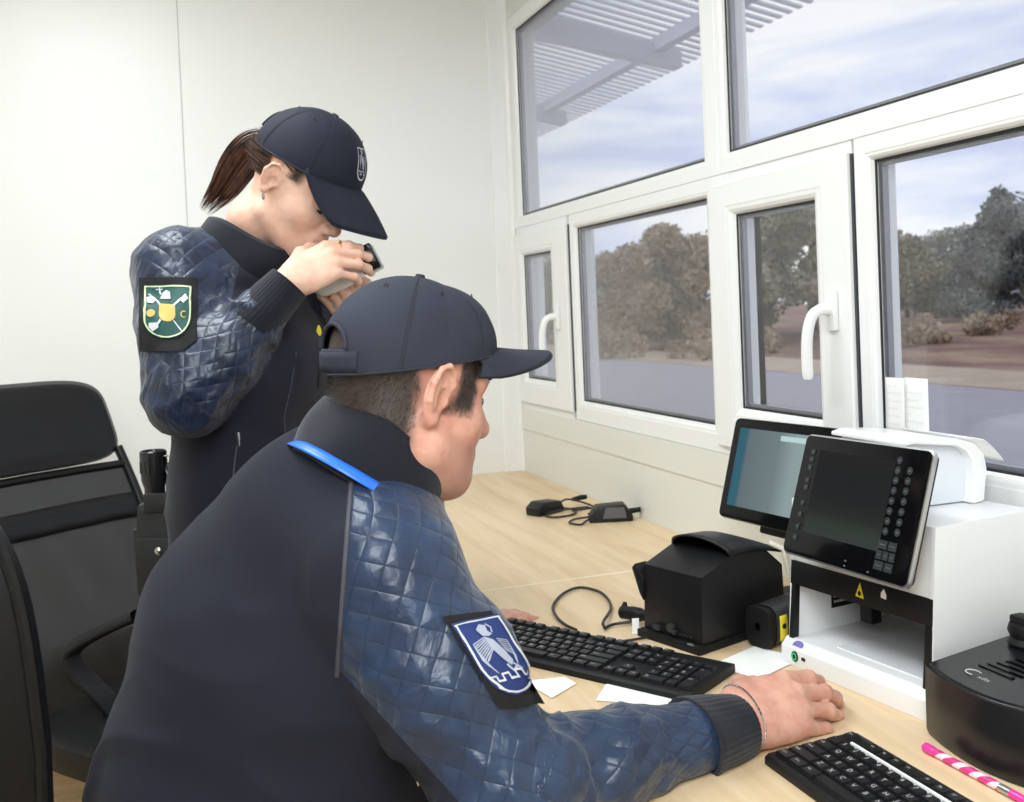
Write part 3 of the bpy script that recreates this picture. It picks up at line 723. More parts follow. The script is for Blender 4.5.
# white rounded unit with sheets on the cabinet
t = thing('paper_unit', 'white rounded plastic unit with paper sheets behind the silver framed tablet', 'printer', (.99, 1.15, .985))
b = MB()
px_ = [(.905, .985), (.905, 1.050)]
b.prism([(.925, .986), (.915, 1.060), (.925, 1.074), (1.020, 1.068), (1.032, 1.054), (1.034, .986)], 'y', 1.112, 1.24, bevel=.004)
b.build('body', mat('unit_side_panel', (228, 232, 238), .3), t, world=True)
b = MB()
sh = [(.912, 1.078)]+[(.93, 1.082), (1.000, 1.076), (1.030, 1.068), (1.046, 1.052), (1.050, 1.03), (1.044, .988), (1.028, .9855)]
inn = [(.912, 1.072), (.93, 1.074), (1.000, 1.066), (1.016, 1.058), (1.024, 1.046), (1.027, 1.03), (1.024, .988), (1.020, .987)]
b.prism(sh+inn[::-1], 'y', 1.098, 1.25, bevel=.0025); b.build('cover', M_whiteg, t, world=True)
for i, (dz, dx) in enumerate(((0, 0), (.003, -.004), (.006, -.010))):
    tt = MB(); 
    tt.grid(lambda u, v: (1.030+dx+u*.034, 1.082+.005*i+v*.14, 1.0745+dz*.4-.020*u-.012*u*u), 8, 4)
    o = tt.build('paper_sheet', M_paper, t, world=True); solid('p', o.data, .0006)

# black desk unit at the right edge
t = thing('black_desk_unit', 'round fronted black desk unit with vent slots and knob beside the pink pen', 'device', (.93, .84, DZ))
pl = [(.834, .979), (.825, .945), (.8195, .905), (.821, .865), (.832, .825), (.855, .778), (.892, .738), (.94, .716), (1.0, .706), (1.055, .712), (1.062, .99), (.95, .985)]
pl = [tuple(p[:2]) for p in bez([(p[0], p[1], 0) for p in pl[:10]], 5)]+[(1.062, .74), (1.062, .985), (.95, .982)]
zt = lambda x: .835+.022*(x-.82)/.2
bm = bmesh.new()
n = len(pl); rows = []
for s, z in ((.985, .751), (1.0, .758), (1.0, .80), (.995, None)):
    cx, cy = .95, .85
    rows.append([bm.verts.new((cx+(p[0]-cx)*s, cy+(p[1]-cy)*s, z if z else zt(p[0]))) for p in pl])
for a, c in zip(rows[:-1], rows[1:]):
    for i in range(n): bm.faces.new((a[i], a[(i+1) % n], c[(i+1) % n], c[i]))
bm.faces.new(rows[0][::-1]); bm.faces.new(rows[-1])
bmesh.ops.recalc_face_normals(bm, faces=bm.faces[:])
bmesh.ops.bevel(bm, geom=[e for e in bm.edges if all(v in set(rows[-1]) for v in e.verts)], offset=.004, segments=3, affect='EDGES')
b = MB(); b.bm(bm, None, True); b.build('housing', mat('satin_black_plastic', (28, 28, 31), .28, spec=.4), t, world=True, angle=50)
b = MB()
for k in range(6): b.box((.872+.010*k, .885-.012*k*.3, zt(.88+.01*k)-.002), (.876+.010*k, .935-.012*k*.3, zt(.88+.01*k)+.0006))
b.build('vent_slot', M_blkgl, t, world=True)
b = MB(); b.lathe([(.020, 0), (.022, .004), (.018, .010), (.021, .018), (.019, .026), (.002, .028)], (.955, .945, zt(.955)-.001), 24)
b.box((.945, .928, zt(.955)+.018), (.965, .962, zt(.955)+.034), bevel=.004); b.build('knob', M_blk2, t, world=True)
V, Fs = text_mesh('sdis', .011, 'CENTER')
b = MB(); b.add([(.850+v.y*.8, .903-v.x, zt(.850+v.y*.8)+.0008) for v in V], Fs)
arc = [(.854+.007*math.cos(a), .923+.010*math.sin(a), zt(.854)+.0008) for a in np.linspace(-.6, 3.6, 10)]
b.tube(arc, .0008, 5); b.build('maker_mark', M_leg, t, world=True)
b = MB(); b.lathe([(.026, 0), (.026, .0015), (.001, .0015)], (.880, .815, zt(.880)-.0002), 30); b.build('finger_pad', mat('blue_grey_pad', (110, 110, 135), .3), t, 'blue grey round pad', world=True)

# pen
t = thing('pen', 'pink and white striped pen lying along the black desk unit', 'pen', (.806, .875, DZ))
m = bpy.data.materials.new('pink_spiral'); m.use_nodes = True; nt = m.node_tree; bs = nt.nodes['Principled BSDF']; L = nt.links.new
tc = nt.nodes.new('ShaderNodeTexCoord'); w = nt.nodes.new('ShaderNodeTexWave'); w.wave_type = 'BANDS'; w.bands_direction = 'DIAGONAL'; w.inputs['Scale'].default_value = 26
L(tc.outputs['Object'], w.inputs['Vector']); r = nt.nodes.new('ShaderNodeValToRGB'); r.color_ramp.interpolation = 'CONSTANT'
r.color_ramp.elements[0].color = srgb(228, 60, 140); r.color_ramp.elements[1].color = srgb(250, 225, 236); r.color_ramp.elements[1].position = .6
L(w.outputs['Fac'], r.inputs[0]); L(r.outputs[0], bs.inputs['Base Color']); bs.inputs['Roughness'].default_value = .25
pa, pb = np.array([.800, .945, .7555]), np.array([.803, .800, .7555]); dv = (pb-pa)
b = MB(); b.tube([pa+dv*.12, pa+dv*.7, pa+dv*.76], [.0048, .0048, .0044], 14); b.build('barrel', m, t, world=True)
M_pink = mat('pink_gel', (236, 60, 160), .2, spec=.6)
b = MB(); b.tube([pa, pa+dv*.02, pa+dv*.08, pa+dv*.13], [.003, .0056, .0056, .0050], 14); b.build('cap', M_pink, t, world=True)
b = MB(); b.tube([pa+dv*.76, pa+dv*.86], .0046, 14); b.build('band', M_silver, t, world=True)
b = MB(); b.tube([pa+dv*.86, pa+dv*.97, pa+dv*1.0], [.0046, .0046, .003], 14); b.build('end_plug', M_pink, t, world=True)

# papers
def sheet(name, label, cat, P, z=.7505, m=None):
    b = MB(); b.add([(p[0], p[1], z) for p in P], [tuple(range(len(P)))]); 
    o = b.build(name, m or M_paper); solid('p', o.data, .0006); props(o, label, cat); return o
sheet('paper_sheet', 'white paper sheet lying at the left foot of the document examiner, under the man\'s hand', 'paper', [(.722, 1.288), (.822, 1.330), (.852, 1.255), (.752, 1.212)], .7512)
s1 = sheet('printed_card', 'small pale printed card lying between the keyboard and the man\'s forearm', 'paper', [(.520, 1.238), (.556, 1.285), (.642, 1.228), (.604, 1.175)], .7512)
b = MB()
for k in range(5): b.box((-.03, -.018+.008*k, 0), (.012+.004*(k % 3), -.0165+.008*k, .0002), Matrix.Translation((.585, 1.232, .7514)) @ Matrix.Rotation(math.atan2(-.057, .086), 4, 'Z'))
b.build('print', mat('faint_print', (176, 178, 160), .8), s1, world=True)
b = MB(); b.box((-.005, -.012, 0), (.030, .014, .0002), Matrix.Translation((.585, 1.236, .7514)) @ Matrix.Rotation(math.atan2(-.057, .086), 4, 'Z')); b.build('print_panel', mat('pale_yellow_print', (226, 222, 186), .8), s1, world=True)
sheet('paper_slip', 'white paper slip lying left of the printed card, mostly under the man\'s sleeve', 'paper', [(.455, 1.345), (.515, 1.335), (.520, 1.305), (.470, 1.27)], .7512)

# handwritten notes on the window
def note(label, y0, y1, z0, z1, x, lines, seed):
    r = np.random.default_rng(seed)
    b = MB(); b.grid(lambda u, v: (x-.002*u*(1-v), y0+(y1-y0)*u, z0+(z1-z0)*v), 6, 6); o = b.build('window_note', M_paper); solid('p', o.data, .0005); props(o, label, 'note')
    q = MB(); z = z1-.012
    for k in range(lines):
        y = y1-.006
        while y > y0+.008:
            wl = .004+.006*r.random()
            if y-wl < y0+.006: break
            pts = [(x-.0030, y-wl*f, z+.0014*math.sin(9*f+r.random()*3)) for f in np.linspace(0, 1, 6)]
            q.tube(pts, .00016, 4); y -= wl+.0025
            if r.random() < .2: break
        z -= (z1-z0-.02)/lines
    q.build('handwriting', M_ink, o, world=True)
    return o
note('handwritten white note on the window, left one of the pair', 1.300, 1.345, 1.048, 1.141, 1.088, 6, 1)
note('handwritten white note on the window, right one of the pair', 1.2475, 1.2985, 1.046, 1.143, 1.086, 7, 2)

# charger with its cable near the far wall
t = thing('power_adapter', 'black power adapter at the far desk end, left one, farther from the window wall', 'adapter', (.905, 2.43, DZ))
b = MB(); b.prism([(-.050, 0), (-.052, .020), (-.030, .034), (.030, .030), (.042, .012), (.040, 0)], 'y', -.024, .024, Matrix.Translation((.905, 2.43, DZ)) @ Matrix.Rotation(.45, 4, 'Z'), bevel=.004); b.build('case', M_blk, t, world=True)
b = MB(); b.tube(bez([(.945, 2.45, .764), (.975, 2.465, .772), (1.010, 2.455, .764), (1.030, 2.42, .756), (1.015, 2.37, .754), (.985, 2.345, .754)], 6), .0026, 7)
b.tube(bez([(.94, 2.44, .76), (.97, 2.40, .756), (.95, 2.36, .754), (.90, 2.35, .754), (.885, 2.385, .754), (.93, 2.41, .757), (1.01, 2.40, .76)], 6), .0026, 7)
b.build('cord', M_cable, t, world=True)
b = MB(); b.tube([(.995, 2.475, .768), (1.020, 2.47, .772), (1.034, 2.47, .772)], [.005, .007, .006], 10); b.build('plug', M_blk2, t, world=True)
t = thing('power_adapter', 'black power adapter with a grey label, lying by the window wall', 'adapter', (1.01, 2.265, DZ))
MM = Matrix.Translation((1.01, 2.265, DZ)) @ Matrix.Rotation(-.30, 4, 'Z')
b = MB(); b.prism([(-.055, 0), (-.052, .014), (-.036, .038), (.034, .042), (.052, .016), (.052, 0)], 'y', -.026, .026, MM, bevel=.005); b.build('case', M_blk, t, world=True)
b = MB(); b.prism([(-.022, .010), (-.014, .036), (.030, .036), (.036, .010)], 'y', -.0275, -.0255, MM); b.build('rating_label', mat('grey_label', (92, 92, 100), .4), t, 'grey label', world=True)
b = MB(); b.tube([MM @ Vector((.045, 0, .02)), MM @ Vector((.066, .004, .022)), MM @ Vector((.074, .004, .022))], [.007, .006, .007], 10); b.build('plug', M_blk2, t, world=True)
b = MB(); b.tube(bez([(.958, 2.275, .762), (.93, 2.30, .755), (.905, 2.275, .754), (.92, 2.24, .754), (.945, 2.262, .757), (.965, 2.26, .762)], 6), .0026, 7)
b.tube(bez([(.97, 2.29, .78), (.95, 2.34, .768), (.96, 2.385, .758), (.99, 2.40, .756)], 6), .0026, 7); b.build('cord', M_cable, t, world=True)
# ------------------------------------------------------------------ sculpting: signed distance fields -> smooth meshes
f32 = np.float32
def A_(v): return np.asarray(v, dtype=f32)
def nrm(v): v = np.asarray(v, float); return v/np.linalg.norm(v)
def smin(a, b, k):
    h = np.clip(.5+.5*(b-a)/k, 0, 1); return b+(a-b)*h-k*h*(1-h)
def smax(a, b, k): return -smin(-a, -b, k)
def s_sph(P, c, r): return np.linalg.norm(P-A_(c), axis=1)-f32(r)
def s_cap(P, a, b, ra, rb=None):
    rb = ra if rb is None else rb
    a = A_(a); ba = A_(b)-a; q = P-a; t = np.clip(q@ba/f32(ba@ba+1e-12), 0, 1)
    return np.linalg.norm(q-t[:, None]*ba, axis=1)-(f32(ra)+f32(rb-ra)*t)
def s_ell(P, c, r, R=None):
    q = P-A_(c)
    if R is not None: q = q@A_(R)
    r = A_(r); k0 = np.linalg.norm(q/r, axis=1); k1 = np.linalg.norm(q/(r*r), axis=1)+1e-9
    return k0*(k0-1)/k1
def s_seg(P, a, b, Lv, wa, wb):
    """tapered limb of elliptic section: wa, wb = (half width along Lv, half width across) at the two ends"""
    a = A_(a); ax = A_(b)-a; t = np.clip((P-a)@ax/f32(ax@ax), 0, 1); q = P-a-t[:, None]*ax
    Lv = A_(nrm(Lv)); la = q@Lv; sg = np.linalg.norm(q-la[:, None]*Lv, axis=1)
    wl = wa[0]+(wb[0]-wa[0])*t; ws = wa[1]+(wb[1]-wa[1])*t
    k = np.sqrt((la/wl)**2+(sg/ws)**2)
    return (k-1)*np.minimum(wl, ws)
def s_chain(P, pts, rad, k=.01):
    d = None
    for i in range(len(pts)-1):
        e = s_cap(P, pts[i], pts[i+1], rad[i], rad[i+1]); d = e if d is None else smin(d, e, k)
    return d
def rot(ax, ang): return np.array(Matrix.Rotation(math.radians(ang), 3, ax))
def sculpt(fn, lo, hi, h, B=10, slack=1.7, newton=2):
    """naive surface nets on the blocks that the surface crosses"""
    lo = np.asarray(lo, float); n = np.ceil((np.asarray(hi, float)-lo)/(h*B)).astype(int)
    bi = np.stack(np.meshgrid(*[np.arange(k) for k in n], indexing='ij'), -1).reshape(-1, 3)
    cen = (lo+(bi+.5)*h*B).astype(f32); d = fn(cen)
    bi = bi[np.abs(d) < h*B*.87*slack]
    o = np.arange(-1, B+1); oo = np.stack(np.meshgrid(o, o, o, indexing='ij'), -1)
    BIG = 4096; keys = []; poss = []; quads = []
    S = B+2
    for s in range(0, len(bi), 150):
        bb = bi[s:s+150]; gi = bb[:, None, None, None, :]*B+oo[None]
        P = (lo+gi.reshape(-1, 3)*h).astype(f32)
        D = fn(P).reshape(len(bb), S, S, S)
        D = np.where(D == 0, 1e-7, D); ins = D < 0
        c8 = [ins[:, i:S-1+i, j:S-1+j, k:S-1+k] for i in (0, 1) for j in (0, 1) for k in (0, 1)]
        sm = sum(c.astype(np.int8) for c in c8); act = (sm > 0) & (sm < 8)
        w = np.argwhere(act)
        if len(w) == 0: continue
        acc = np.zeros((len(w), 3)); cnt = np.zeros(len(w))
        cor = [(i, j, k) for i in (0, 1) for j in (0, 1) for k in (0, 1)]
        dv = [D[w[:, 0], w[:, 1]+c[0], w[:, 2]+c[1], w[:, 3]+c[2]] for c in cor]
        for e0 in range(8):
            for e1 in range(e0+1, 8):
                if sum(abs(cor[e0][q]-cor[e1][q]) for q in range(3)) != 1: continue
                m = (dv[e0] < 0) != (dv[e1] < 0); t = np.where(m, dv[e0]/(dv[e0]-dv[e1]+1e-20), 0)
                p = np.array(cor[e0])[None]+(np.array(cor[e1])-np.array(cor[e0]))[None]*t[:, None]
                acc += p*m[:, None]; cnt += m
        gc = bb[w[:, 0]]*B+(w[:, 1:]-1)
        keys.append((gc[:, 0]+8)*BIG*BIG+(gc[:, 1]+8)*BIG+gc[:, 2]+8); poss.append(lo+(gc+acc/cnt[:, None])*h)
        for ax in range(3):
            u, v = (ax+1) % 3, (ax+2) % 3
            sl = [slice(1, S-1)]*3; sl2 = [slice(1, S-1)]*3; sl2[ax] = slice(2, S)
            a = ins[(slice(None),)+tuple(sl)]; b2 = ins[(slice(None),)+tuple(sl2)]
            for sign, mask in ((0, a & ~b2), (1, ~a & b2)):
                q = np.argwhere(mask)
                if len(q) == 0: continue
                g = bb[q[:, 0]]*B+q[:, 1:]
                du = np.zeros(3, int); du[u] = 1; dw = np.zeros(3, int); dw[v] = 1
                cs = [g-du-dw, g-dw, g, g-du]
                if sign: cs = cs[::-1]
                quads.append(np.stack([(c[:, 0]+8)*BIG*BIG+(c[:, 1]+8)*BIG+c[:, 2]+8 for c in cs], 1))
    keys = np.concatenate(keys); poss = np.concatenate(poss); quads = np.concatenate(quads)
    uk, first = np.unique(keys, return_index=True); V = poss[first]
    Q = np.searchsorted(uk, quads); Q = np.clip(Q, 0, len(uk)-1)
    ok = (uk[Q] == quads).all(1); Q = Q[ok]
    V = V.astype(f32)
    for _ in range(newton):
        d0, G = sdf_grad(fn, V, h*.5)
        V = V-np.clip(d0, -h, h)[:, None]*G
    return V, Q
def sdf_grad(fn, V, e):
    V = V.astype(f32); d0 = fn(V); G = np.empty_like(V)
    for k in range(3):
        w = V.copy(); w[:, k] += f32(e); G[:, k] = (fn(w)-d0)/e
    G /= (np.linalg.norm(G, axis=1)[:, None]+1e-9)
    return d0, G
_pt = np.random.default_rng(7).random(1 << 16).astype(f32)
def vnoise(P, s, seed=0):
    """smooth value noise in -1..1"""
    q = np.asarray(P, float)*s; i = np.floor(q).astype(np.int64); f = (q-i); f = f*f*f*(f*(f*6-15)+10)
    def h(dx, dy, dz):
        k = (i[:, 0]+dx)*374761393+(i[:, 1]+dy)*668265263+(i[:, 2]+dz)*2147483647+seed*974634
        k = (k ^ (k >> 13))*1274126177; return _pt[(k ^ (k >> 16)) & 65535]
    r = 0
    for dx in (0, 1):
        for dy in (0, 1):
            for dz in (0, 1):
                wgt = (f[:, 0] if dx else 1-f[:, 0])*(f[:, 1] if dy else 1-f[:, 1])*(f[:, 2] if dz else 1-f[:, 2]); r = r+wgt*h(dx, dy, dz)
    return r*2-1
def submesh(V, Q, mask):
    q = Q[mask]; u, inv = np.unique(q, return_inverse=True); return V[u], inv.reshape(q.shape), u
def cut(V, Q, co, no, keep):
    """part of the mesh on one side of a plane, cleanly bisected; keep=+1 side of the normal"""
    bm = bmesh.new(); vs_ = [bm.verts.new(tuple(map(float, v))) for v in V]
    for q in Q:
        try: bm.faces.new([vs_[i] for i in q])
        except ValueError: pass
    bmesh.ops.bisect_plane(bm, geom=bm.verts[:]+bm.edges[:]+bm.faces[:], plane_co=co, plane_no=no, clear_inner=keep > 0, clear_outer=keep < 0)
    return bm
def bm_np(bm):
    bm.verts.index_update(); V = np.array([v.co[:] for v in bm.verts]); Fs = [[v.index for v in f.verts] for f in bm.faces]; return V, Fs

# ---- head in its own frame: x forward, y left, z up, origin between the ear openings
def head_fn(P, S):
    ya = np.abs(P[:, 1]); Pm = P.copy(); Pm[:, 1] = ya
    fat, fem = S.get('fat', 0), S.get('fem', 0)
    d = s_ell(P, (-.006, 0, .040), (.091, .077, .086))
    d = smin(d, s_ell(P, (.018, 0, -.005), (.074, .066+.004*fat, .098)), .03)
    d = smin(d, s_ell(P, (.034, 0, -.062), (.052, .052+.008*fat, .050)), .03)
    d = smin(d, s_cap(Pm, (.004, .052+.006*fat, -.060), (.066, .020, -.091), .017+.005*fat), .025)
    d = smin(d, s_sph(P, (.076-.004*fem, 0, -.088+.002*fem), .0195-.002*fem), .018)
    d = smin(d, s_sph(Pm, (.052, .043, -.026), .025), .022)                       # cheek bones
    d = smin(d, s_cap(Pm, (.084, .010, .026), (.064, .050, .024), .0105-.003*fem), .014)   # brow
    d = smax(d, -s_ell(Pm, (.092, .033, .004), (.020, .020, .0125)), .014)          # eye sockets
    d = smin(d, s_sph(Pm, (.069, .0325, .003), .0142), .004)                      # lids over the eyes
    d = smin(d, s_cap(P, (.088, 0, .014), (.107-.003*fem, 0, -.026), .0075, .0105), .010)   # nose
    d = smin(d, s_sph(P, (.109-.004*fem, 0, -.030), .0112), .006)
    d = smin(d, s_ell(Pm, (.097, .0125, -.034), (.011, .0075, .0085)), .006)
    d = smax(d, -s_cap(Pm, (.100, .007, -.043), (.104, .006, -.036), .0032), .003)
    d = smin(d, s_ell(P, (.083, 0, -.060), (.016, .026, .020)), .012)              # mouth mound
    d = smin(d, s_cap(Pm, (.0985, .004, -.060), (.087, .022, -.064), .0048, .0025), .005)
    d = smin(d, s_cap(Pm, (.0970, .002, -.071), (.086, .020, -.066), .0060, .0025), .005)
    d = smax(d, -s_cap(Pm, (.105, 0, -.0655), (.089, .022, -.0655), .0016), .003)
    # ears
    ey_, R = .074+.003*fat, rot('Y', 12)@rot('Z', -20)
    sc = S.get('ear', 1.0)
    def E(x, y, z): return np.array([-.004, ey_, 0])+sc*(np.array([x, y, z])@R.T)
    e = s_ell(Pm, E(-.004, .005, .001), (.018*sc, .0055*sc, .029*sc), R)
    e = smin(e, s_chain(Pm, [E(.013, .004, .004), E(.015, .007, .017), E(.008, .009, .028), E(-.005, .011, .032), E(-.016, .012, .025), E(-.021, .012, .008), E(-.016, .010, -.010), E(-.005, .007, -.024)], [.0036*sc]*8, .002), .003)
    e = smin(e, s_sph(Pm, E(.001, .005, -.027), .0078*sc), .006)                    # lobe
    e = smin(e, s_sph(Pm, E(.012, .004, -.004), .0052*sc), .004)                    # tragus
    e = smax(e, -s_ell(Pm, E(.003, .013, -.003), (.0090*sc, .0105*sc, .013*sc), R), .003)
    e = smax(e, -s_ell(Pm, E(-.004, .0140, .018), (.0125*sc, .0065*sc, .0105*sc), R), .003)
    e = smin(e, s_chain(Pm, [E(-.012, .010, .012), E(-.012, .010, -.002), E(-.006, .009, -.014)], [.0026*sc]*3, .002), .003)
    d = smin(d, e, .006)
    n0, n1 = S['neck']
    d = smin(d, s_cap(P, (-.018, 0, -.045), n0, .056+.010*fat-.010*fem, S['nr'][0]), .03)
    d = smin(d, s_cap(P, n0, n1, S['nr'][0], S['nr'][1]), .02)
    if fat: d = smin(d, s_ell(P, (.018, 0, -.086), (.050, .050, .024)), .03)        # under the chin
    return d
class Frame:
    def __init__(s, o, az, pitch, roll=0):
        """az: facing angle from +x towards +y; pitch: degrees looking down"""
        s.o = np.asarray(o, float)
        s.R = rot('Z', az)@rot('Y', pitch)@rot('X', roll)      # columns fwd, left, up
    def w(s, p): return np.asarray(p, float)@s.R.T+s.o
    def l(s, P): return ((np.asarray(P, float)-s.o)@s.R).astype(f32)
    def d(s, v): return s.R@np.asarray(v, float)

# ---- hands: local x along the fingers, y towards the thumb (right hand, palm down), z out of the back of the hand
def hand_bones(curl, spread, thumb, sc=1.0):
    """curl: per finger (index..little) three bend angles; returns list of (points, radii)"""
    base = [(.088, .027, .003), (.092, .006, .005), (.087, -.014, .003), (.079, -.032, -.001)]
    lens = [(.043, .026, .021), (.047, .029, .022), (.043, .027, .021), (.034, .021, .019)]
    rad = [.0088, .0090, .0086, .0076]
    out = []
    for i in range(4):
        p = np.array(base[i]); a = 0; sp = math.radians(spread[i]); pts = [p*1.0]; 
        for k in range(3):
            a += math.radians(curl[i][k]); p = p+lens[i][k]*np.array([math.cos(a)*math.cos(sp), math.cos(a)*math.sin(sp), -math.sin(a)]); pts.append(p)
        r = rad[i]; out.append(([q*sc for q in pts], [r*1.08*sc, r*1.02*sc, r*.93*sc, r*.80*sc]))
    out.append(([np.array(q)*sc for q in thumb], [.0135*sc, .0120*sc, .0104*sc, .0085*sc]))
    return out
def hand_fn(P, bones, sc=1.0):
    d = s_ell(P, np.array((.048, -.001, 0))*sc, np.array((.052, .040, .0150))*sc)
    d = smin(d, s_cap(P, np.array((.012, .014, 0))*sc, np.array((.084, .025, .002))*sc, .0125*sc, .0100*sc), .012*sc)
    d = smin(d, s_cap(P, np.array((.012, 0, .001))*sc, np.array((.088, .006, .004))*sc, .0140*sc, .0105*sc), .012*sc)
    d = smin(d, s_cap(P, np.array((.012, -.010, 0))*sc, np.array((.083, -.013, .002))*sc, .0135*sc, .0100*sc), .012*sc)
    d = smin(d, s_cap(P, np.array((.012, -.018, -.002))*sc, np.array((.074, -.031, -.002))*sc, .0140*sc, .0095*sc), .012*sc)
    d = smin(d, s_seg(P, np.array((-.042, 0, 0))*sc, np.array((.02, 0, 0))*sc, (0, 1, 0), (.029*sc, .022*sc), (.030*sc, .0175*sc)), .016*sc)
    d = smin(d, s_cap(P, np.array((.015, .016, -.006))*sc, bones[4][0][1], .016*sc, .0135*sc), .014*sc)      # ball of the thumb
    for i, (pts, r) in enumerate(bones):
        f = None
        for k in range(3):
            e = s_cap(P, pts[k], pts[k+1], r[k], r[k+1]); f = e if f is None else smin(f, e, .003*sc)
            if k: f = smin(f, s_sph(P, pts[k], r[k]*1.05), .003*sc)
        d = smin(d, f, .005*sc if i < 4 else .010*sc)
    return d
def nails(bones, V2W, m, parent, which=range(5), sc=1.0):
    for i in which:
        pts, r = bones[i]; a, b2 = np.array(pts[2]), np.array(pts[3]); ax = nrm(b2-a)
        side = nrm(np.cross(ax, [0, 0, 1.0]) if i < 4 else np.cross(ax, [0, .6, .8])); upv = np.cross(side, ax)
        c = b2-ax*r[3]*.15
        b = MB(); b.grid(lambda u, v: V2W(c+ax*((v-.55)*.0105*sc)+side*(math.sin((u-.5)*1.9)*r[3]*.93)+upv*(math.cos((u-.5)*1.9)*r[3]*1.04+.0002-.0016*sc*max(0, v-.7))), 7, 6)
        o = b.build('fingernail', m, parent, world=True)

# ---- caps
def cap(parent, fr, S, m, m2, back_gap=None):
    """crown and brim in head frame fr"""
    rx0, rx1, ry = S['rx0'], S['rx1'], S['ry']; H = S['H']; t0, t1 = S['tilt']
    def rim(th):
        c, s = math.cos(th), math.sin(th); x = (rx1 if c > 0 else rx0)*c; y = ry*s; return np.array([x, y, t0+t1*x])
    def crown(u, v, off=0):
        th = 2*PI*u-PI; p = rim(th); cx = (rx1-rx0)*.5*0; a = v*PI/2
        k = max(0, math.cos(a))**.86; z = H*math.sin(a)**1.05
        tx = S['apex']; sq = 1+.0*v
        seam = sum(math.exp(-((abs(math.remainder(th-t, 2*PI)))/.022)**2) for t in (0, PI/3, 2*PI/3, PI, -PI/3, -2*PI/3))
        q = np.array([tx+(p[0]-tx)*k, p[1]*k, p[2]*(1-v)+(t0+t1*tx)*v+z])
        n = nrm(np.array([(p[0])*k/(rx1**2), p[1]*k/ry**2, .3*math.sin(a)/H+1e-6]))
        w = .0016*math.sin(7*th+3*v)*math.sin(3.1*th+9*v+1)*(1-v)*S.get('wr', 1)
        q = q+n*(off-.0011*seam*min(1, 3*(1-v))+w)
        c = np.array(S.get('skull', (-.006, 0, .040))); r_ = np.array(S.get('skr', (.091, .077, .086)))+.0075+off
        e = np.linalg.norm((q-c)/r_)
        if e < 1: q = c+(q-c)/max(e, .05)
        return fr.w(q)
    b = MB(); nu, nv = 180, 48
    V = []; Fs = []
    for i in range(nu):
        for j in range(nv): V.append(crown(i/nu, 1-(1-j/(nv-1))**1.0*1 if j < nv-1 else .9995))
    gap = back_gap
    for i in range(nu):
        i2 = (i+1) % nu
        for j in range(nv-1):
            if gap:
                th = 2*PI*(i+.5)/nu-PI; dth = abs(math.remainder(th-PI, 2*PI)); vv = H*math.sin((j+.5)/(nv-1)*PI/2)
                if dth < gap[0] and vv > gap[2] and (dth/gap[0])**2+((vv-gap[2])/gap[1])**2 < 1: continue
            Fs.append((i*nv+j, i2*nv+j, i2*nv+j+1, i*nv+j+1))
    Fs.append(tuple(i*nv+nv-1 for i in range(nu)))
    me = mesh_np(V, Fs, m, True, 'cap'); solid('c', me, .0022)
    o = link('cap', me, parent, S.get('label'), True)
    if gap:
        b = MB(); pts_ = []
        for a in np.linspace(0, PI, 26):
            th = PI+gap[0]*math.cos(a); z_ = gap[2]+gap[1]*math.sin(a); pts_.append(crown((th+PI)/(2*PI) % 1.0, math.asin(min(.99, z_/H))*2/PI, .0004))
        b.tube(pts_, .0028, 8); b.build('opening_binding', m, o, world=True)
    # panel seams, sweat band edge, eyelets, button
    b = MB()
    for t in (0, PI/3, 2*PI/3, PI, -PI/3, -2*PI/3):
        if back_gap and t == PI: continue
        for dt_ in (-.018, .018): b.tube([crown((t+dt_*(1-.0*k)+PI)/(2*PI) % 1.0, k/22*.97, .0002) for k in range(23)], .0006, 5)
    b.build('panel_stitching', m2, o, world=True)
    b = MB(); b.tube([crown(i/90, .0) for i in range(90)], .0016, 6, closed=True); b.build('hem', m2, o, world=True)
    c = fr.w((S['apex'], 0, max(t0+t1*S['apex']+H, S.get('skull', (0, 0, .040))[2]+S.get('skr', (0, 0, .086))[2]+.0085))); upv = fr.d((0, 0, 1)); b = MB(); b.cyl(c-upv*.003, .0075, .006, 16, upv, .005); b.build('button', m2, o, world=True)
    b = MB()
    for t in (PI/6, PI/2, 5*PI/6, -PI/6, -PI/2, -5*PI/6):
        u = (t+PI)/(2*PI); p = crown(u, .62, .0005); q = crown(u, .62, .003); n = nrm(q-p)
        e1 = nrm(np.cross(n, [0, 0, 1.])); e2 = np.cross(n, e1)
        b.tube([p+.0026*(e1*math.cos(a)+e2*math.sin(a)) for a in np.linspace(0, 2*PI, 10, endpoint=False)], .0008, 5, closed=True)
    b.build('eyelet', m2, o, world=True)
    bx = S.get('brim_curve', (2.5, .55)); bl, ba, bd, bc = S['brim']     # length, half angle, droop at the tip, side curl
    def brim(u, v):
        s = 2*u-1; th = s*math.radians(ba); p = rim(th); L = bl*max(0.0, 1-abs(s)**bx[0])**bx[1]
        x = p[0]+v*L; y = p[1]*(1-.04*v*abs(s)); k_ = min(1, 1.6*L/bl) if 'brim_curve' in S else 1; z = p[2]+.003-k_*(bc*(abs(s)**2)*(.25+.75*v)+bd*v*(.6+.4*v))
        if v == 0: x -= .004
        return fr.w((x, y, z))
    b = MB(); b.grid(brim, 41, 14); me = bpy.data.meshes.new('brim'); me.from_pydata(b.v, [], b.f); me.materials.append(m); me.polygons.foreach_set('use_smooth', [True]*len(me.polygons))
    bm = bmesh.new(); bm.from_mesh(me); bmesh.ops.solidify(bm, geom=bm.faces[:], thickness=.0035); bm.to_mesh(me); bm.free(); me.update()
    link('brim', me, o, None, True)
    b = MB(); b.tube([brim(i/40, 1.0) for i in range(41)], .0024, 8); b.build('brim_edge', m2, o, world=True)
    return o, crown, rim, brim

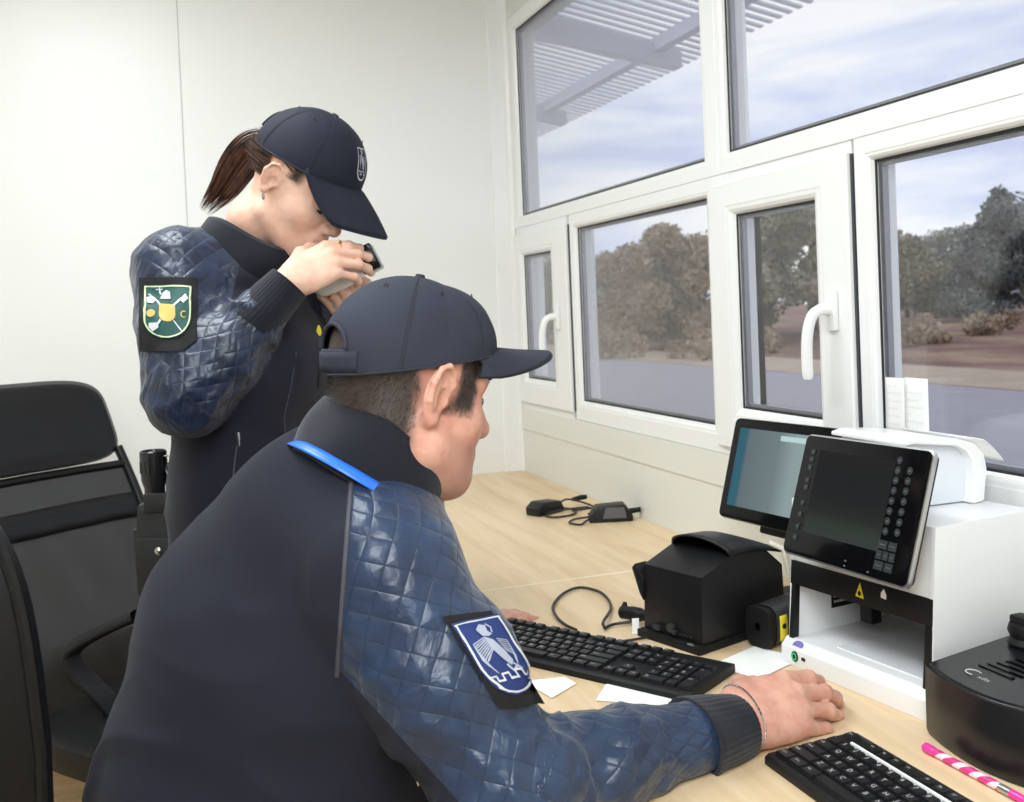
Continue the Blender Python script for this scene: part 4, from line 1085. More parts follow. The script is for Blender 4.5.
# ---- emblem work: flat outlines laid onto a surface
def inlay(name, layers, parent, label=None, cell=.006):
    """layers: (material, outlines in the patch plane, project(p2) -> world point); all in one mesh"""
    tot = bmesh.new(); mats = []
    for m, polys, project in layers:
        bm = bmesh.new()
        for poly in polys:
            vs_ = [bm.verts.new((p[0], p[1], 0)) for p in poly]
            try: bm.faces.new(vs_)
            except ValueError: pass
        xs = [p[0] for q in polys for p in q]; ys = [p[1] for q in polys for p in q]
        for ax, lo, hi in ((0, min(xs), max(xs)), (1, min(ys), max(ys))):
            k = lo+cell
            while k < hi:
                co = [0, 0, 0]; no = [0, 0, 0]; co[ax] = k; no[ax] = 1
                bmesh.ops.bisect_plane(bm, geom=bm.verts[:]+bm.edges[:]+bm.faces[:], plane_co=co, plane_no=no); k += cell
        bmesh.ops.triangulate(bm, faces=[f for f in bm.faces if len(f.verts) > 4])
        for v in bm.verts: v.co = Vector([float(c) for c in project((v.co.x, v.co.y))])
        bmesh.ops.recalc_face_normals(bm, faces=bm.faces[:])
        mp = {v: tot.verts.new(v.co) for v in bm.verts}
        for f in bm.faces:
            try: g = tot.faces.new([mp[v] for v in f.verts]); g.material_index = len(mats); g.smooth = True
            except ValueError: pass
        mats.append(m); bm.free()
    me = bpy.data.meshes.new(name); tot.to_mesh(me); tot.free()
    for m in mats: me.materials.append(m)
    me.update(); return link(name, me, parent, label, True)
def shield(w, h, n=14, top=.0):
    """outline of a shield: straight top, round bottom; centred"""
    P = [(-w/2, h/2), (-w/2, -h*.12)]
    for k in range(1, n): a = PI+PI*k/n; P.append((w/2*math.cos(a), -h*.12+(h*.38)*math.sin(a)))
    P += [(w/2, -h*.12), (w/2, h/2)]
    if top: P += [(w/2*math.cos(a), h/2+top*math.sin(a)) for a in np.linspace(.3, PI-.3, 7)]
    return P
def band(outl, th):
    """closed outline -> list of quads (a border of width th towards the inside)"""
    P = np.array(outl); n = len(P); c = P.mean(0); out = []
    inn = []
    for i in range(n):
        t = P[(i+1) % n]-P[i-1]; nn = np.array([-t[1], t[0]]); nn = nn/(np.linalg.norm(nn)+1e-12)
        if nn@(c-P[i]) < 0: nn = -nn
        inn.append(P[i]+nn*th)
    for i in range(n): j = (i+1) % n; out.append([P[i], P[j], inn[j], inn[i]])
    return out
def stroke(pts, w):
    P = [np.array(p, float) for p in pts]; out = []
    for a, b2 in zip(P[:-1], P[1:]):
        t = b2-a; L = np.linalg.norm(t)
        if L < 1e-9: continue
        t /= L; nn = np.array([-t[1], t[0]])*w/2; a2, b3 = a-t*w*.3, b2+t*w*.3
        out.append([a2-nn, b3-nn, b3+nn, a2+nn])
    return out
def surface_projector(trees, centre, e1, e2, n, off, reach=.12):
    centre, e1, e2, n = [Vector([float(c) for c in q]) for q in (centre, e1, e2, n)]
    def pj(p):
        o = centre+e1*p[0]+e2*p[1]+n*reach; best = None
        for t in trees:
            h = t.ray_cast(o, -n, reach*2.2)
            if h[0] is not None and (best is None or h[3] < best[3]): best = h
        if best is None: return o-n*(reach-off)
        nn = best[1] if best[1].dot(n) > 0 else -best[1]
        return best[0]+nn*off
    return pj

# materials for people ---------------------------------------------------------
def skin_mat(name, rgb, red, stub=None, scalp=None):
    m = bpy.data.materials.new(name); m.use_nodes = True; nt = m.node_tree; b = nt.nodes['Principled BSDF']; L = nt.links.new
    tc = nt.nodes.new('ShaderNodeTexCoord'); n = nt.nodes.new('ShaderNodeTexNoise'); n.inputs['Scale'].default_value = 34; n.inputs['Detail'].default_value = 6; n.inputs['Roughness'].default_value = .6
    L(tc.outputs['Object'], n.inputs['Vector']); r = nt.nodes.new('ShaderNodeValToRGB'); e = r.color_ramp.elements
    e[0].position = .36; e[0].color = srgb(*red); e[1].position = .62; e[1].color = srgb(*rgb); L(n.outputs['Fac'], r.inputs['Fac']); last = r.outputs[0]
    for an, colr in (('stubble', stub), ('scalp', scalp)):
        if not colr: continue
        at_ = nt.nodes.new('ShaderNodeAttribute'); at_.attribute_name = an
        mx = nt.nodes.new('ShaderNodeMix'); mx.data_type = 'RGBA'; L(at_.outputs['Fac'], mx.inputs[0]); L(last, mx.inputs[6]); mx.inputs[7].default_value = srgb(*colr); last = mx.outputs[2]
    L(last, b.inputs['Base Color'])
    b.inputs['Roughness'].default_value = .48; b.inputs['Specular IOR Level'].default_value = .4
    b.inputs['Subsurface Weight'].default_value = .12; b.inputs['Subsurface Radius'].default_value = (.010, .004, .002); b.inputs['Subsurface Scale'].default_value = .5
    n2 = nt.nodes.new('ShaderNodeTexNoise'); n2.inputs['Scale'].default_value = 420; n2.inputs['Detail'].default_value = 3; L(tc.outputs['Object'], n2.inputs['Vector'])
    bp = nt.nodes.new('ShaderNodeBump'); bp.inputs['Strength'].default_value = .12; bp.inputs['Distance'].default_value = .001; L(n2.outputs['Fac'], bp.inputs['Height']); L(bp.outputs[0], b.inputs['Normal'])
    return m
M_skinM = skin_mat('man_skin', (222, 172, 152), (206, 146, 128), (180, 134, 120), (50, 43, 41))
M_skinW = skin_mat('woman_skin', (238, 200, 178), (228, 182, 160))
M_lips = mat('lips', (200, 132, 122), .4, sss=.1)
M_nailW = mat('nail', (240, 204, 192), .22, spec=.6)
M_eye = mat('eye_white', (235, 232, 228), .15)
M_iris = mat('iris', (70, 52, 40), .1)
M_brow = mat('eyebrow_hair', (62, 48, 40), .6)
M_hairM = mat('cropped_greying_hair', (60, 52, 49), .5, noise=(220, .75))
M_fleece = mat('charcoal_fleece', (38, 39, 50), .92, spec=.15, sheen=.04, bump=(1500, .25), noise=(7, .05))
M_fleeceW = mat('dark_navy_fleece', (33, 33, 44), .9, spec=.2, sheen=.1, bump=(1500, .25))
M_knit = mat('dark_knit', (23, 25, 35), .85, spec=.25, bump=(700, .3, (1, 1, 1)), sheen=.2)
M_cap = mat('navy_cap_cotton', (48, 51, 64), .8, spec=.3, bump=(1400, .25), noise=(9, .07))
M_capW = mat('dark_navy_cap_cotton', (29, 32, 47), .78, spec=.3, bump=(1400, .25))
M_capd = mat('navy_cap_trim', (38, 40, 50), .8)
M_seamt = mat('seam_thread', (70, 70, 80), .8)
M_velcro = mat('black_velcro', (24, 23, 25), .95, bump=(900, .5))
M_pblue = mat('patch_blue', (30, 50, 112), .6, bump=(900, .3))
M_pgreen = mat('patch_green', (12, 74, 68), .6, bump=(900, .3))
M_thr = mat('white_thread', (205, 206, 214), .6, bump=(900, .3))
M_thrg = mat('grey_thread', (170, 176, 192), .6, bump=(900, .3))
M_gold = mat('gold_thread', (206, 174, 92), .6, bump=(900, .3))
M_pale = mat('pale_gold_thread', (205, 216, 170), .6)
M_lany = mat('bright_blue_ribbon', (44, 112, 226), .35)
M_pants = mat('dark_trousers', (34, 35, 44), .85, sheen=.2)
M_shoe = mat('black_shoe_leather', (22, 22, 24), .35)
M_metal = mat('zip_metal', (190, 190, 195), .25, metal=1)
def nylon(name, c1, c2):
    """quilted nylon: stitched diamonds from the UV map (metres along and around the sleeve)"""
    m = bpy.data.materials.new(name); m.use_nodes = True; nt = m.node_tree; b = nt.nodes['Principled BSDF']; L = nt.links.new; N = nt.nodes.new
    tc = N('ShaderNodeTexCoord'); sx = N('ShaderNodeSeparateXYZ'); L(tc.outputs['UV'], sx.inputs[0])
    def mth(op, a, b2=None):
        q = N('ShaderNodeMath'); q.operation = op
        for i, v in enumerate((a, b2)):
            if v is None: continue
            if isinstance(v, (int, float)): q.inputs[i].default_value = v
            else: L(v, q.inputs[i])
        return q.outputs[0]
    PER = .034
    s1 = mth('PINGPONG', mth('ADD', sx.outputs[0], sx.outputs[1]), PER/2); s2 = mth('PINGPONG', mth('SUBTRACT', sx.outputs[0], sx.outputs[1]), PER/2)
    dmin = mth('MINIMUM', s1, s2)
    stitch = mth('LESS_THAN', dmin, .0006)
    n = N('ShaderNodeTexNoise'); n.inputs['Scale'].default_value = 26; n.inputs['Detail'].default_value = 4; n.inputs['Distortion'].default_value = .6; L(tc.outputs['Object'], n.inputs['Vector'])
    r = N('ShaderNodeValToRGB'); e = r.color_ramp.elements; e[0].position = .35; e[0].color = srgb(*c2); e[1].position = .65; e[1].color = srgb(*c1); L(n.outputs['Fac'], r.inputs['Fac'])
    mx = N('ShaderNodeMix'); mx.data_type = 'RGBA'; L(stitch, mx.inputs[0]); L(r.outputs[0], mx.inputs[6]); mx.inputs[7].default_value = srgb(22, 34, 58); L(mx.outputs[2], b.inputs['Base Color'])
    puff = mth('POWER', mth('MINIMUM', mth('MULTIPLY', dmin, 2/PER*1.6), 1.0), .5)
    hsum = mth('ADD', mth('MULTIPLY', puff, .55), mth('MULTIPLY', n.outputs['Fac'], 1.5))
    bp = N('ShaderNodeBump'); bp.inputs['Strength'].default_value = .55; bp.inputs['Distance'].default_value = .004; L(hsum, bp.inputs['Height']); L(bp.outputs[0], b.inputs['Normal'])
    b.inputs['Roughness'].default_value = .37; b.inputs['Specular IOR Level'].default_value = .5; b.inputs['Sheen Weight'].default_value = .15
    return m
M_nylM = nylon('blue_quilted_nylon', (35, 56, 87), (25, 42, 70))
M_nylW = nylon('navy_quilted_nylon', (29, 44, 72), (18, 28, 50))
def sleeve_uv(me, pts, ref):
    """UV: metres along the arm chain and around it"""
    pts = [np.asarray(p, float) for p in pts]; n = len(me.vertices); co = np.empty(n*3); me.vertices.foreach_get('co', co); co = co.reshape(-1, 3)
    best = np.full(n, 1e9); U = np.zeros(n); Vv = np.zeros(n); acc = 0
    for a, b2 in zip(pts[:-1], pts[1:]):
        ax = b2-a; L = np.linalg.norm(ax); ax /= L; tt = (co-a)@ax; t = np.clip(tt, 0, L); q = co-a-t[:, None]*ax; d = np.linalg.norm(q, axis=1)
        e1 = nrm(np.asarray(ref)-ax*(np.asarray(ref)@ax)); e2 = np.cross(ax, e1); ang = np.arctan2(q@e2, q@e1)
        m = d < best; best = np.where(m, d, best); U = np.where(m, acc+tt if a is pts[0] else acc+t, U); Vv = np.where(m, ang, Vv); acc += L
    uv = me.uv_layers.new(name='UVMap'); li = np.empty(len(me.loops), dtype=np.int32); me.loops.foreach_get('vertex_index', li)
    w = Vv[li]*.0732
    # keep each face on one side of the cut
    ps = np.array([p.loop_start for p in me.polygons]); pt = np.array([p.loop_total for p in me.polygons]); first = np.repeat(w[ps], pt); per = 2*PI*.0732
    w = w-per*np.round((w-first)/per)
    uv.data.foreach_set('uv', np.stack([U[li], w], 1).astype(f32).ravel())
    return U, Vv
def strands(name, m, parent, roots, dirs, length, width, seed, bend=.3, label=None):
    r = np.random.default_rng(seed); n = len(roots); L = (length*(.6+.8*r.random(n)))[:, None]
    dirs = dirs+r.normal(size=dirs.shape)*.16; dirs /= np.linalg.norm(dirs, axis=1)[:, None]
    side = np.cross(dirs, r.normal(size=dirs.shape)); side /= np.linalg.norm(side, axis=1)[:, None]+1e-9; side = side*width
    p1 = roots+dirs*L*.5; d2 = dirs+bend*r.normal(size=dirs.shape)*.4; p2 = p1+d2*L*.5
    V = np.stack([roots-side, roots+side, p1+side*.8, p1-side*.8, p2], 1).reshape(-1, 3)
    o = 5*np.arange(n)
    Fs = [t for k in o for t in ((k, k+1, k+2, k+3), (k+3, k+2, k+4))]
    return link(name, mesh_np(V, Fs, m, True), parent, label, True)

def relax(V, Q, w, it):
    """Laplacian smoothing weighted per vertex"""
    V = V.astype(float); e = np.concatenate([Q[:, [0, 1]], Q[:, [1, 2]], Q[:, [2, 3]], Q[:, [3, 0]]]); n = len(V)
    cnt = np.bincount(e[:, 0], minlength=n)+np.bincount(e[:, 1], minlength=n)
    for _ in range(it):
        S = np.stack([np.bincount(e[:, 0], V[e[:, 1], k], n)+np.bincount(e[:, 1], V[e[:, 0], k], n) for k in range(3)], 1)/np.maximum(cnt, 1)[:, None]
        V = V+(S-V)*w[:, None]*.6
    return V.astype(f32)
# ------------------------------------------------------------------ the seated man
man = thing('person', 'man in dark jacket with blue quilted sleeves and navy cap, seated at desk', 'person', (.07, 1.24, 0))
HM = Frame(at(405, 392, 1.175), 15, 13)
SM = dict(fat=1, neck=(tuple(HM.l(at(380, 466, 1.168)[None])[0]), tuple(HM.l(at(356, 520, 1.18)[None])[0])), nr=(.057, .054), ear=1.02)
def man_head(P): return head_fn(HM.l(P), SM)
V, Q = sculpt(man_head, HM.o-.24, HM.o+.17, .0021)
lv = HM.l(V)
fc = lv[Q].mean(1)
# cropped hair: behind and above the ear down to the nape, and the sideburn; stubble on the jaw
rim_z = lambda x: .036+.20*x
def sstep(a, b, x): t = np.clip((x-a)/(b-a), 0, 1); return t*t*(3-2*t)
nz = vnoise(lv, 90, 3)*.003
sc_back = sstep(-.008, -.034, lv[:, 0]+nz)*sstep(-.070, -.040, lv[:, 2]+nz+.30*np.clip(lv[:, 0]+.05, -.03, .03))
sc_side = sstep(.002, .010, lv[:, 0]+nz)*sstep(.062, .050, lv[:, 0]+nz+.12*(.03-lv[:, 2]))*sstep(-.026, -.006, lv[:, 2]+nz)*sstep(.040, .050, np.abs(lv[:, 1]))*sstep(.082, .077, np.abs(lv[:, 1]))
earm = sstep(.073, .078, np.abs(lv[:, 1]))*sstep(-.036, -.028, lv[:, 0])*sstep(.030, .022, lv[:, 0])
scalp = np.clip(np.maximum(sc_back, sc_side), 0, 1)*(1-earm)
scalp = np.maximum(scalp, sstep(.050, .060, lv[:, 2])*sstep(.07, .05, lv[:, 0]))
stubb = sstep(-.030, -.055, lv[:, 2]+nz*2)*sstep(-.012, .012, lv[:, 0])*sstep(-.150, -.120, lv[:, 2])*(1-earm)*.55
headV, headQ, hairf = V, Q, scalp[Q].mean(1) > .45
# skeleton
F_ = nrm((.92, .38, 0)); Rr = nrm((.38, -.92, 0)); Fh = nrm((.80, .60, 0)); Rh = nrm((.60, -.80, 0))
hip, waist, chest, upper, neckb = at(260, 985, 1.23), at(256, 800, 1.23), at(290, 630, 1.22), at(332, 528, 1.20), at(366, 478, 1.19)
Rs, Re, Rw = at(384, 572, 1.085), at(508, 794, 1.035), at(738, 725, 1.19)
Ls, Le, Lw = at(322, 532, 1.32), at(388, 655, 1.52), at(478, 634, 1.66)
hipL, hipR = hip-Rh*.10, hip+Rh*.10
kneeL, kneeR = hipL+Fh*.42+np.array([0, 0, -.03]), hipR+Fh*.43-np.array([0, 0, .03])
kneeL[2] = kneeR[2] = .50
ankL, ankR = kneeL+Fh*.04, kneeR+Fh*.06; ankL[2] = ankR[2] = .10
def man_core(P):
    d = s_seg(P, hip, waist, Rh, (.12, .09), (.12, .09)); d = smin(d, s_seg(P, waist, chest, Rh, (.12, .09), (.12, .085)), .03)
    d = smin(d, s_seg(P, chest, upper, Rr, (.12, .085), (.09, .055)), .03)
    d = smin(d, s_cap(P, upper, neckb, .055, .055), .03)
    for a, b2, c in ((Rs, Re, Rw), (Ls, Le, Lw)): d = smin(d, s_chain(P, [upper, a, b2, c], [.045, .045, .036, .024]), .02)
    for a, b2, c in ((hipL, kneeL, ankL), (hipR, kneeR, ankR)): d = smin(d, s_chain(P, [a, b2, c], [.080, .058, .040]), .02)
    return d
coreV, coreQ = sculpt(man_core, hip-[.6, .6, .55], hip+[.95, .85, .75], .012)
# right hand resting on the desk, fingers curled to the right
def hand_frame(o, x, z):
    x = nrm(x); z = nrm(np.asarray(z)-x*np.dot(z, x)); y = np.cross(z, x); return np.stack([x, y, z], 1), np.asarray(o, float)
SCM = 1.06
bonesR = hand_bones([(13, 20, 12), (14, 21, 13), (16, 23, 14), (20, 26, 16)], (-5, -6, -7, -8), [(.020, .022, -.010), (.046, .040, -.020), (.072, .044, -.030), (.094, .038, -.036)], SCM)
wristR = at(736, 719, 1.19)
tipdir = at(842, 686, 1.27)-wristR
RR, oR = hand_frame(wristR, nrm(tipdir), np.array([-.28, -.62, .70]))
def handR(P): return smax(hand_fn(((P-A_(oR))@A_(RR)).astype(f32), bonesR, SCM), f32(DZ+.001)-P[:, 2], .003)
hRV, hRQ = sculpt(handR, oR-.21, oR+.23, .0021)
bonesL = hand_bones([(20, 30, 20), (22, 32, 20), (24, 32, 20), (26, 34, 22)], (6, 1, -3, -8), [(.018, .022, -.006), (.040, .044, -.012), (.062, .060, -.016), (.088, .066, -.020)], SCM)
for bb in (bonesL,):
    for pts, r in bb:
        for p in pts: p[1] *= -1
wristL = at(474, 632, 1.655)
RL, oL = hand_frame(wristL, at(530, 612, 1.765)-wristL, np.array([0, 0, 1.0]))
def handL(P):
    q = ((P-A_(oL))@A_(RL)).astype(f32); return hand_fn(q*A_((1, -1, 1)), [([p*np.array([1, -1, 1]) for p in pts], r) for pts, r in bonesL], SCM)
hLV, hLQ = sculpt(handL, oL-.21, oL+.23, .0024)
def joinmesh(parts):
    VV = []; QQ = []; MI = []; n = 0
    for v, q, m in parts: VV.append(v); QQ.append(q+n); MI.append(np.broadcast_to(m, len(q))); n += len(v)
    return np.concatenate(VV), np.concatenate(QQ), np.concatenate(MI)
BV, BQ, BM = joinmesh([(headV, headQ, 0), (coreV, coreQ, 0), (hRV, hRQ, 0), (hLV, hLQ, 0)])
body = link('body', mesh_np(BV, BQ, M_skinM, True, 'body'), man, None, True)
for an, vals in (('stubble', stubb), ('scalp', scalp*.97)):
    a_ = body.data.attributes.new(an, 'FLOAT', 'POINT'); a_.data.foreach_set('value', np.concatenate([vals, np.zeros(len(BV)-len(vals))]).astype(f32))
handRw = lambda p: oR+RR@np.asarray(p, float)
nails(bonesR, handRw, M_nailW, body, (0, 1, 2, 3), SCM)
# eyes, eyebrow
for s in (1, -1):
    b = MB(); b.lathe([(.0001, -.0125), (.0088, -.0088), (.0125, 0), (.0088, .0088), (.0001, .0125)], (0, 0, 0), 16)
    b.v = [tuple(HM.w(np.array(v)+np.array((.0715, s*.0325, .003)))) for v in b.v]; b.build('eyeball', M_eye, body, world=True)
    b = MB(); b.cyl(HM.w((.0832, s*.0335, .002)), .005, .0012, 14, HM.d((1, s*.1, 0))); b.build('iris', M_iris, body, world=True)
    rr = np.random.default_rng(4); k = 260; t = rr.random(k)
    roots = np.stack([.0935-.030*t**1.8+.001*rr.normal(size=k), s*(.012+.042*t), .026+.006*np.sin(t*2.6)+.0022*rr.normal(size=k)], 1)
    q = HM.w(roots); d0, G = sdf_grad(man_head, q.astype(f32), .001); q = q-d0[:, None]*G
    strands('eyebrow', M_brow, body, q, G*.5*.4+np.array(HM.d((-.3, s*.8, .2))), .008, .0006, 3)
# cropped hair
rr = np.random.default_rng(9); tri = headQ[hairf]; pk = rr.integers(0, len(tri), 15000); w = rr.random((15000, 2)); c4 = headV[tri[pk]]
roots = (c4[:, 0]*(1-w[:, :1])+c4[:, 1]*w[:, :1])*(1-w[:, 1:])+(c4[:, 3]*(1-w[:, :1])+c4[:, 2]*w[:, :1])*w[:, 1:]
d0, G = sdf_grad(man_head, roots.astype(f32), .001)
lr = HM.l(roots); keep = lr[:, 2] < rim_z(lr[:, 0])+.012
roots, G = roots[keep], G[keep]
strands('hair', M_hairM, man, roots-G*.0005, G*.55+np.array(HM.d((-.45, 0, -.7))), .0062, .00022, 2)
# cap
SC = dict(rx0=.098, rx1=.102, ry=.087, H=.096, tilt=(.034, .30), apex=-.004, brim=(.084, 60, -.010, .034), wr=1.2, label='washed navy cap')
co_, crownM, rimM, brimM = cap(man, HM, SC, M_cap, M_capd, back_gap=(.36, .020, .026))
b = MB(); b.grid(lambda u, v: crownM((PI*0+.0+(PI+(u-.5)*1.0))/(2*PI)*0+((u-.5)*.17) % 1.0, .02+.13*v, .0022), 12, 4)
o = b.build('cap_strap', M_cap, co_, world=True); solid('s', o.data, .0014)

# jacket -----------------------------------------------------------------------
def man_torso(P):
    d = s_seg(P, hip, waist, Rh, (.20, .165), (.198, .168)); d = smin(d, s_seg(P, waist, chest, Rh, (.198, .168), (.198, .142)), .05)
    d = smin(d, s_seg(P, chest, upper, Rr, (.198, .142), (.145, .098)), .06)
    d = smin(d, s_cap(P, upper, neckb, .098, .076), .05)
    d = smin(d, s_cap(P, upper-Rr*.02, Ls, .100, .082), .06)
    d = smin(d, s_cap(P, upper, at(264, 545, 1.26), .092, .060), .05)
    d = smin(d, s_cap(P, upper+Rr*.02, Rs, .092, .078), .05)
    return d
def arm_fn(P, S, E, Wr, rs, end=.86):
    d = s_chain(P, [S, S+(E-S)*.5, E], [rs[0], rs[1], rs[2]], .03)
    d = smin(d, s_chain(P, [E, E+(Wr-E)*end*.5, E+(Wr-E)*end], [rs[2]*.98, rs[3], rs[4]], .03), .035)
    return d
CuR = Re+(Rw-Re)*.86
def man_armR(P): return arm_fn(P, Rs, Re, Rw, (.078, .076, .062, .047, .041), .80)
def man_armL(P): return arm_fn(P, Ls, Le, Lw, (.082, .074, .060, .056, .046))
def man_jacket(P):
    d = smin(man_torso(P), man_armR(P), .022); d = smin(d, man_armL(P), .03)
    over = (P[:, 0] > DX0-.03) & (P[:, 2] > .66); return np.where(over, smax(d, f32(DZ+.001)-P[:, 2], .008), d)
V, Q = sculpt(man_jacket, hip-[.42, .42, .30], hip+[.80, .75, .75], .0055)
d0, G = sdf_grad(man_jacket, V, .003)
# folds: soft on the fleece, sharper on the nylon
dr = man_armR(V); dl = man_armL(V); dt = man_torso(V); ar = np.clip(.5+(dt-np.minimum(dr, dl))/.05, 0, 1)
V = relax(V, Q, np.where(V[:, 0] > DX0, 0, np.clip(1-ar*1.2, 0, 1)), 40); d0, G = sdf_grad(man_jacket, V, .012)
ax = nrm(Re-Rs); 
def ridged(P, s, seed): return 1-np.abs(vnoise(P, s, seed))*2
up_t = (V-hip)@nrm(chest-hip)
hemz = np.clip((.95-V[:, 2])/.25, 0, 1)
fold = (.0025+.0045*hemz)*ridged(V*np.array([1, 1, 1.9])+vnoise(V, 6, 4)[:, None]*.05, 9, 1)*(1-ar)
wl = vnoise(V, 14, 8)[:, None]*.03
al = (V-Re)@ax
elb = np.exp(-(np.linalg.norm(V-Re, axis=1)/.13)**2)
fold += ar*(.0042*ridged(V+wl, 17, 5)+.0022*vnoise(V, 45, 6)+.006*elb*ridged(V+wl*1.6, 22, 9)+.004*np.exp(-((al)/.05)**2))
fold *= 1-ar*np.exp(-(np.linalg.norm(V-(Re+(Rw-Re)*.80), axis=1)/.05)**2)
V = V+G*fold[:, None]
V = V.astype(f32)
# the raglan seam plane divides fleece from nylon
def split_plane(p0, p1, p2):
    n = nrm(np.cross(p1-p0, p2-p0)); return p0, n
sA, sB = at(352, 474, 1.12), at(338, 668, 1.08)
seam_n = nrm(np.cross(sB-sA, sA-CAM))
if np.dot(Re-sA, seam_n) < 0: seam_n = -seam_n
seamL_c = Ls+(upper-Ls)*.30; seamL_n = nrm(Le-Ls+.9*(Ls-upper))
sC = at(432, 772, 1.06); arm_n = nrm(np.cross(sC-sB, sB-CAM))
if np.dot(Re-sB, arm_n) < 0: arm_n = -arm_n
bm = bmesh.new(); me = mesh_np(V, Q, M_fleece); bm.from_mesh(me); bpy.data.meshes.remove(me)
for co, no in ((sA, seam_n), (sB, arm_n)): bmesh.ops.bisect_plane(bm, geom=bm.verts[:]+bm.edges[:]+bm.faces[:], plane_co=co, plane_no=no)
TV, TF = bm_np(bm); bm.free()
cenT = np.array([TV[f].mean(0) for f in TF])
isR = ((cenT-sA)@seam_n > 0) & ((cenT-sB)@arm_n > 0) & (man_armR(cenT.astype(f32)) < .045)
RV = TV; RF = [f for f, k in zip(TF, isR) if k]; TF = [f for f, k in zip(TF, isR) if not k]
bm = bmesh.new(); me = mesh_np(TV, TF, M_fleece); bm.from_mesh(me); bpy.data.meshes.remove(me)
bmesh.ops.bisect_plane(bm, geom=bm.verts[:]+bm.edges[:]+bm.faces[:], plane_co=seamL_c, plane_no=seamL_n); 
TV, TF = bm_np(bm); bm.free()
cenT = np.array([TV[f].mean(0) for f in TF]); isL = ((cenT-seamL_c)@seamL_n > 0) & (man_armL(cenT.astype(f32)) < .03)
LF = [f for f, k in zip(TF, isL) if k]; TF = [f for f, k in zip(TF, isL) if not k]
def compact(Vx, Fx):
    u = np.unique(np.concatenate([np.asarray(f) for f in Fx])); mp = np.full(len(Vx), -1); mp[u] = np.arange(len(u)); return Vx[u], [[int(mp[i]) for i in f] for f in Fx]
TV2, TF2 = compact(TV, TF); LV, LF = compact(TV, LF); RV, RF = compact(RV, RF)
jk = link('jacket', mesh_np(TV2, TF2, M_fleece), man, 'dark charcoal fleece body', True)
me = mesh_np(RV, RF, M_nylM); sleeve_uv(me, [Rs, Re, Rw], (0, 0, 1.0)); slR = link('sleeve', me, man, 'blue quilted sleeve', True)
me = mesh_np(LV, LF, M_nylM); sleeve_uv(me, [Ls, Le, Lw], (0, 0, 1.0)); slL = link('sleeve', me, man, 'blue quilted sleeve', True)
treeM = bvhtree.BVHTree.FromPolygons([tuple(map(float, v)) for v in V], [tuple(map(int, q)) for q in Q])
# flat-stitched seam along the raglan line
pts = []
for t in np.linspace(.0, 1.0, 40):
    p = sA+(sB-sA)*(-.06+1.10*t); h = treeM.ray_cast(Vector(p-nrm(p-CAM)*.25), Vector(nrm(p-CAM)), .6)
    if h[0] is not None: pts.append(np.array(h[0])+np.array(h[1])*.0006)
b = MB(); b.tube(pts, .0028, 6); b.build('seam', M_seamt, jk, world=True)
# cuffs
def cuff(parent, E, Wr, t0, t1, ra, rb, m):
    b = MB(); a, c = E+(Wr-E)*t0, E+(Wr-E)*t1; ax = nrm(c-a); e1 = nrm(np.cross(ax, [0, 0, 1.])); e2 = np.cross(e1, ax); L = np.linalg.norm(c-a)
    prof = [(-.002, ra*.9), (0, ra), (.25, (ra*.6+rb*.4)*1.02), (.6, (ra*.25+rb*.75)*1.03), (.92, rb*1.02), (1.0, rb), (1.01, rb*.94), (.9, rb*.90), (.3, rb*.9)]
    def fn(u, v):
        q = v*(len(prof)-1); i = min(len(prof)-2, int(q)); f = q-i; t = prof[i][0]*(1-f)+prof[i+1][0]*f; r = prof[i][1]*(1-f)+prof[i+1][1]*f; an = 2*PI*u
        r = r*(1+.010*math.sin(36*an))*(1+.02*math.sin(3*an+5*t)); q = a+ax*t*L+r*(e1*math.cos(an)*1.06+e2*math.sin(an)*.93)
        if q[0] > DX0 and q[2] > .7: q[2] = max(q[2], DZ+.0012)
        return q
    b.grid(fn, 144, 28, True); return b.build('cuff', m, parent, world=True)
cuff(slR, Re, Rw, .78, 1.0, .049, .038, M_knit)
cuff(slL, Le, Lw, .80, 1.0, .049, .038, M_knit)
# stand collar
nk = HM.w((-.045, 0, -.095)); Ax = nrm(np.array([.62, .08, .80])); cR = nrm(Rr-Ax*(Rr@Ax)); cF = np.cross(cR, -Ax); cF = cF if cF@F_ > 0 else -cF
cb = at(372, 462, 1.168)
def collar(c0, ax, cF, cR, rb, rt, H, rx, open_, m, parent, name='collar', dip=.0):
    def fn(u, v, off):
        an = open_+(2*PI-2*open_)*u           # 0 = front
        r = rb+(rt-rb)*v; r = r+off+.003*math.sin(5*an+2)*math.sin(PI*v)+.0035*math.sin(PI*v)
        h = H*v*(1-dip*math.cos(an))+.004*math.sin(3*an+1)*v
        return c0+ax*h+cF*(math.cos(an)*r*rx)+cR*(math.sin(an)*r)
    b = MB(); nu, nv = 80, 12
    V = [fn(i/(nu-1), j/(nv-1), 0) for i in range(nu) for j in range(nv)]
    Fs = [(i*nv+j, (i+1)*nv+j, (i+1)*nv+j+1, i*nv+j+1) for i in range(nu-1) for j in range(nv-1)]
    me = mesh_np(V, Fs, m); solid('c', me, .0045); o = link(name, me, parent, None, True)
    b = MB(); b.tube([fn(i/(nu-1), 1, -.002) for i in range(nu)], .0034, 8); b.build('collar_edge', m, parent, world=True)
    b = MB(); b.tube([fn(i/(nu-1), .62, .0006) for i in range(nu)], .0010, 5); b.build('collar_stitch', M_seamt, parent, world=True)
    return fn
colM = collar(cb-Ax*.036, Ax, cF, cR, .080, .083, .072, 1.0, .30, M_knit, jk)
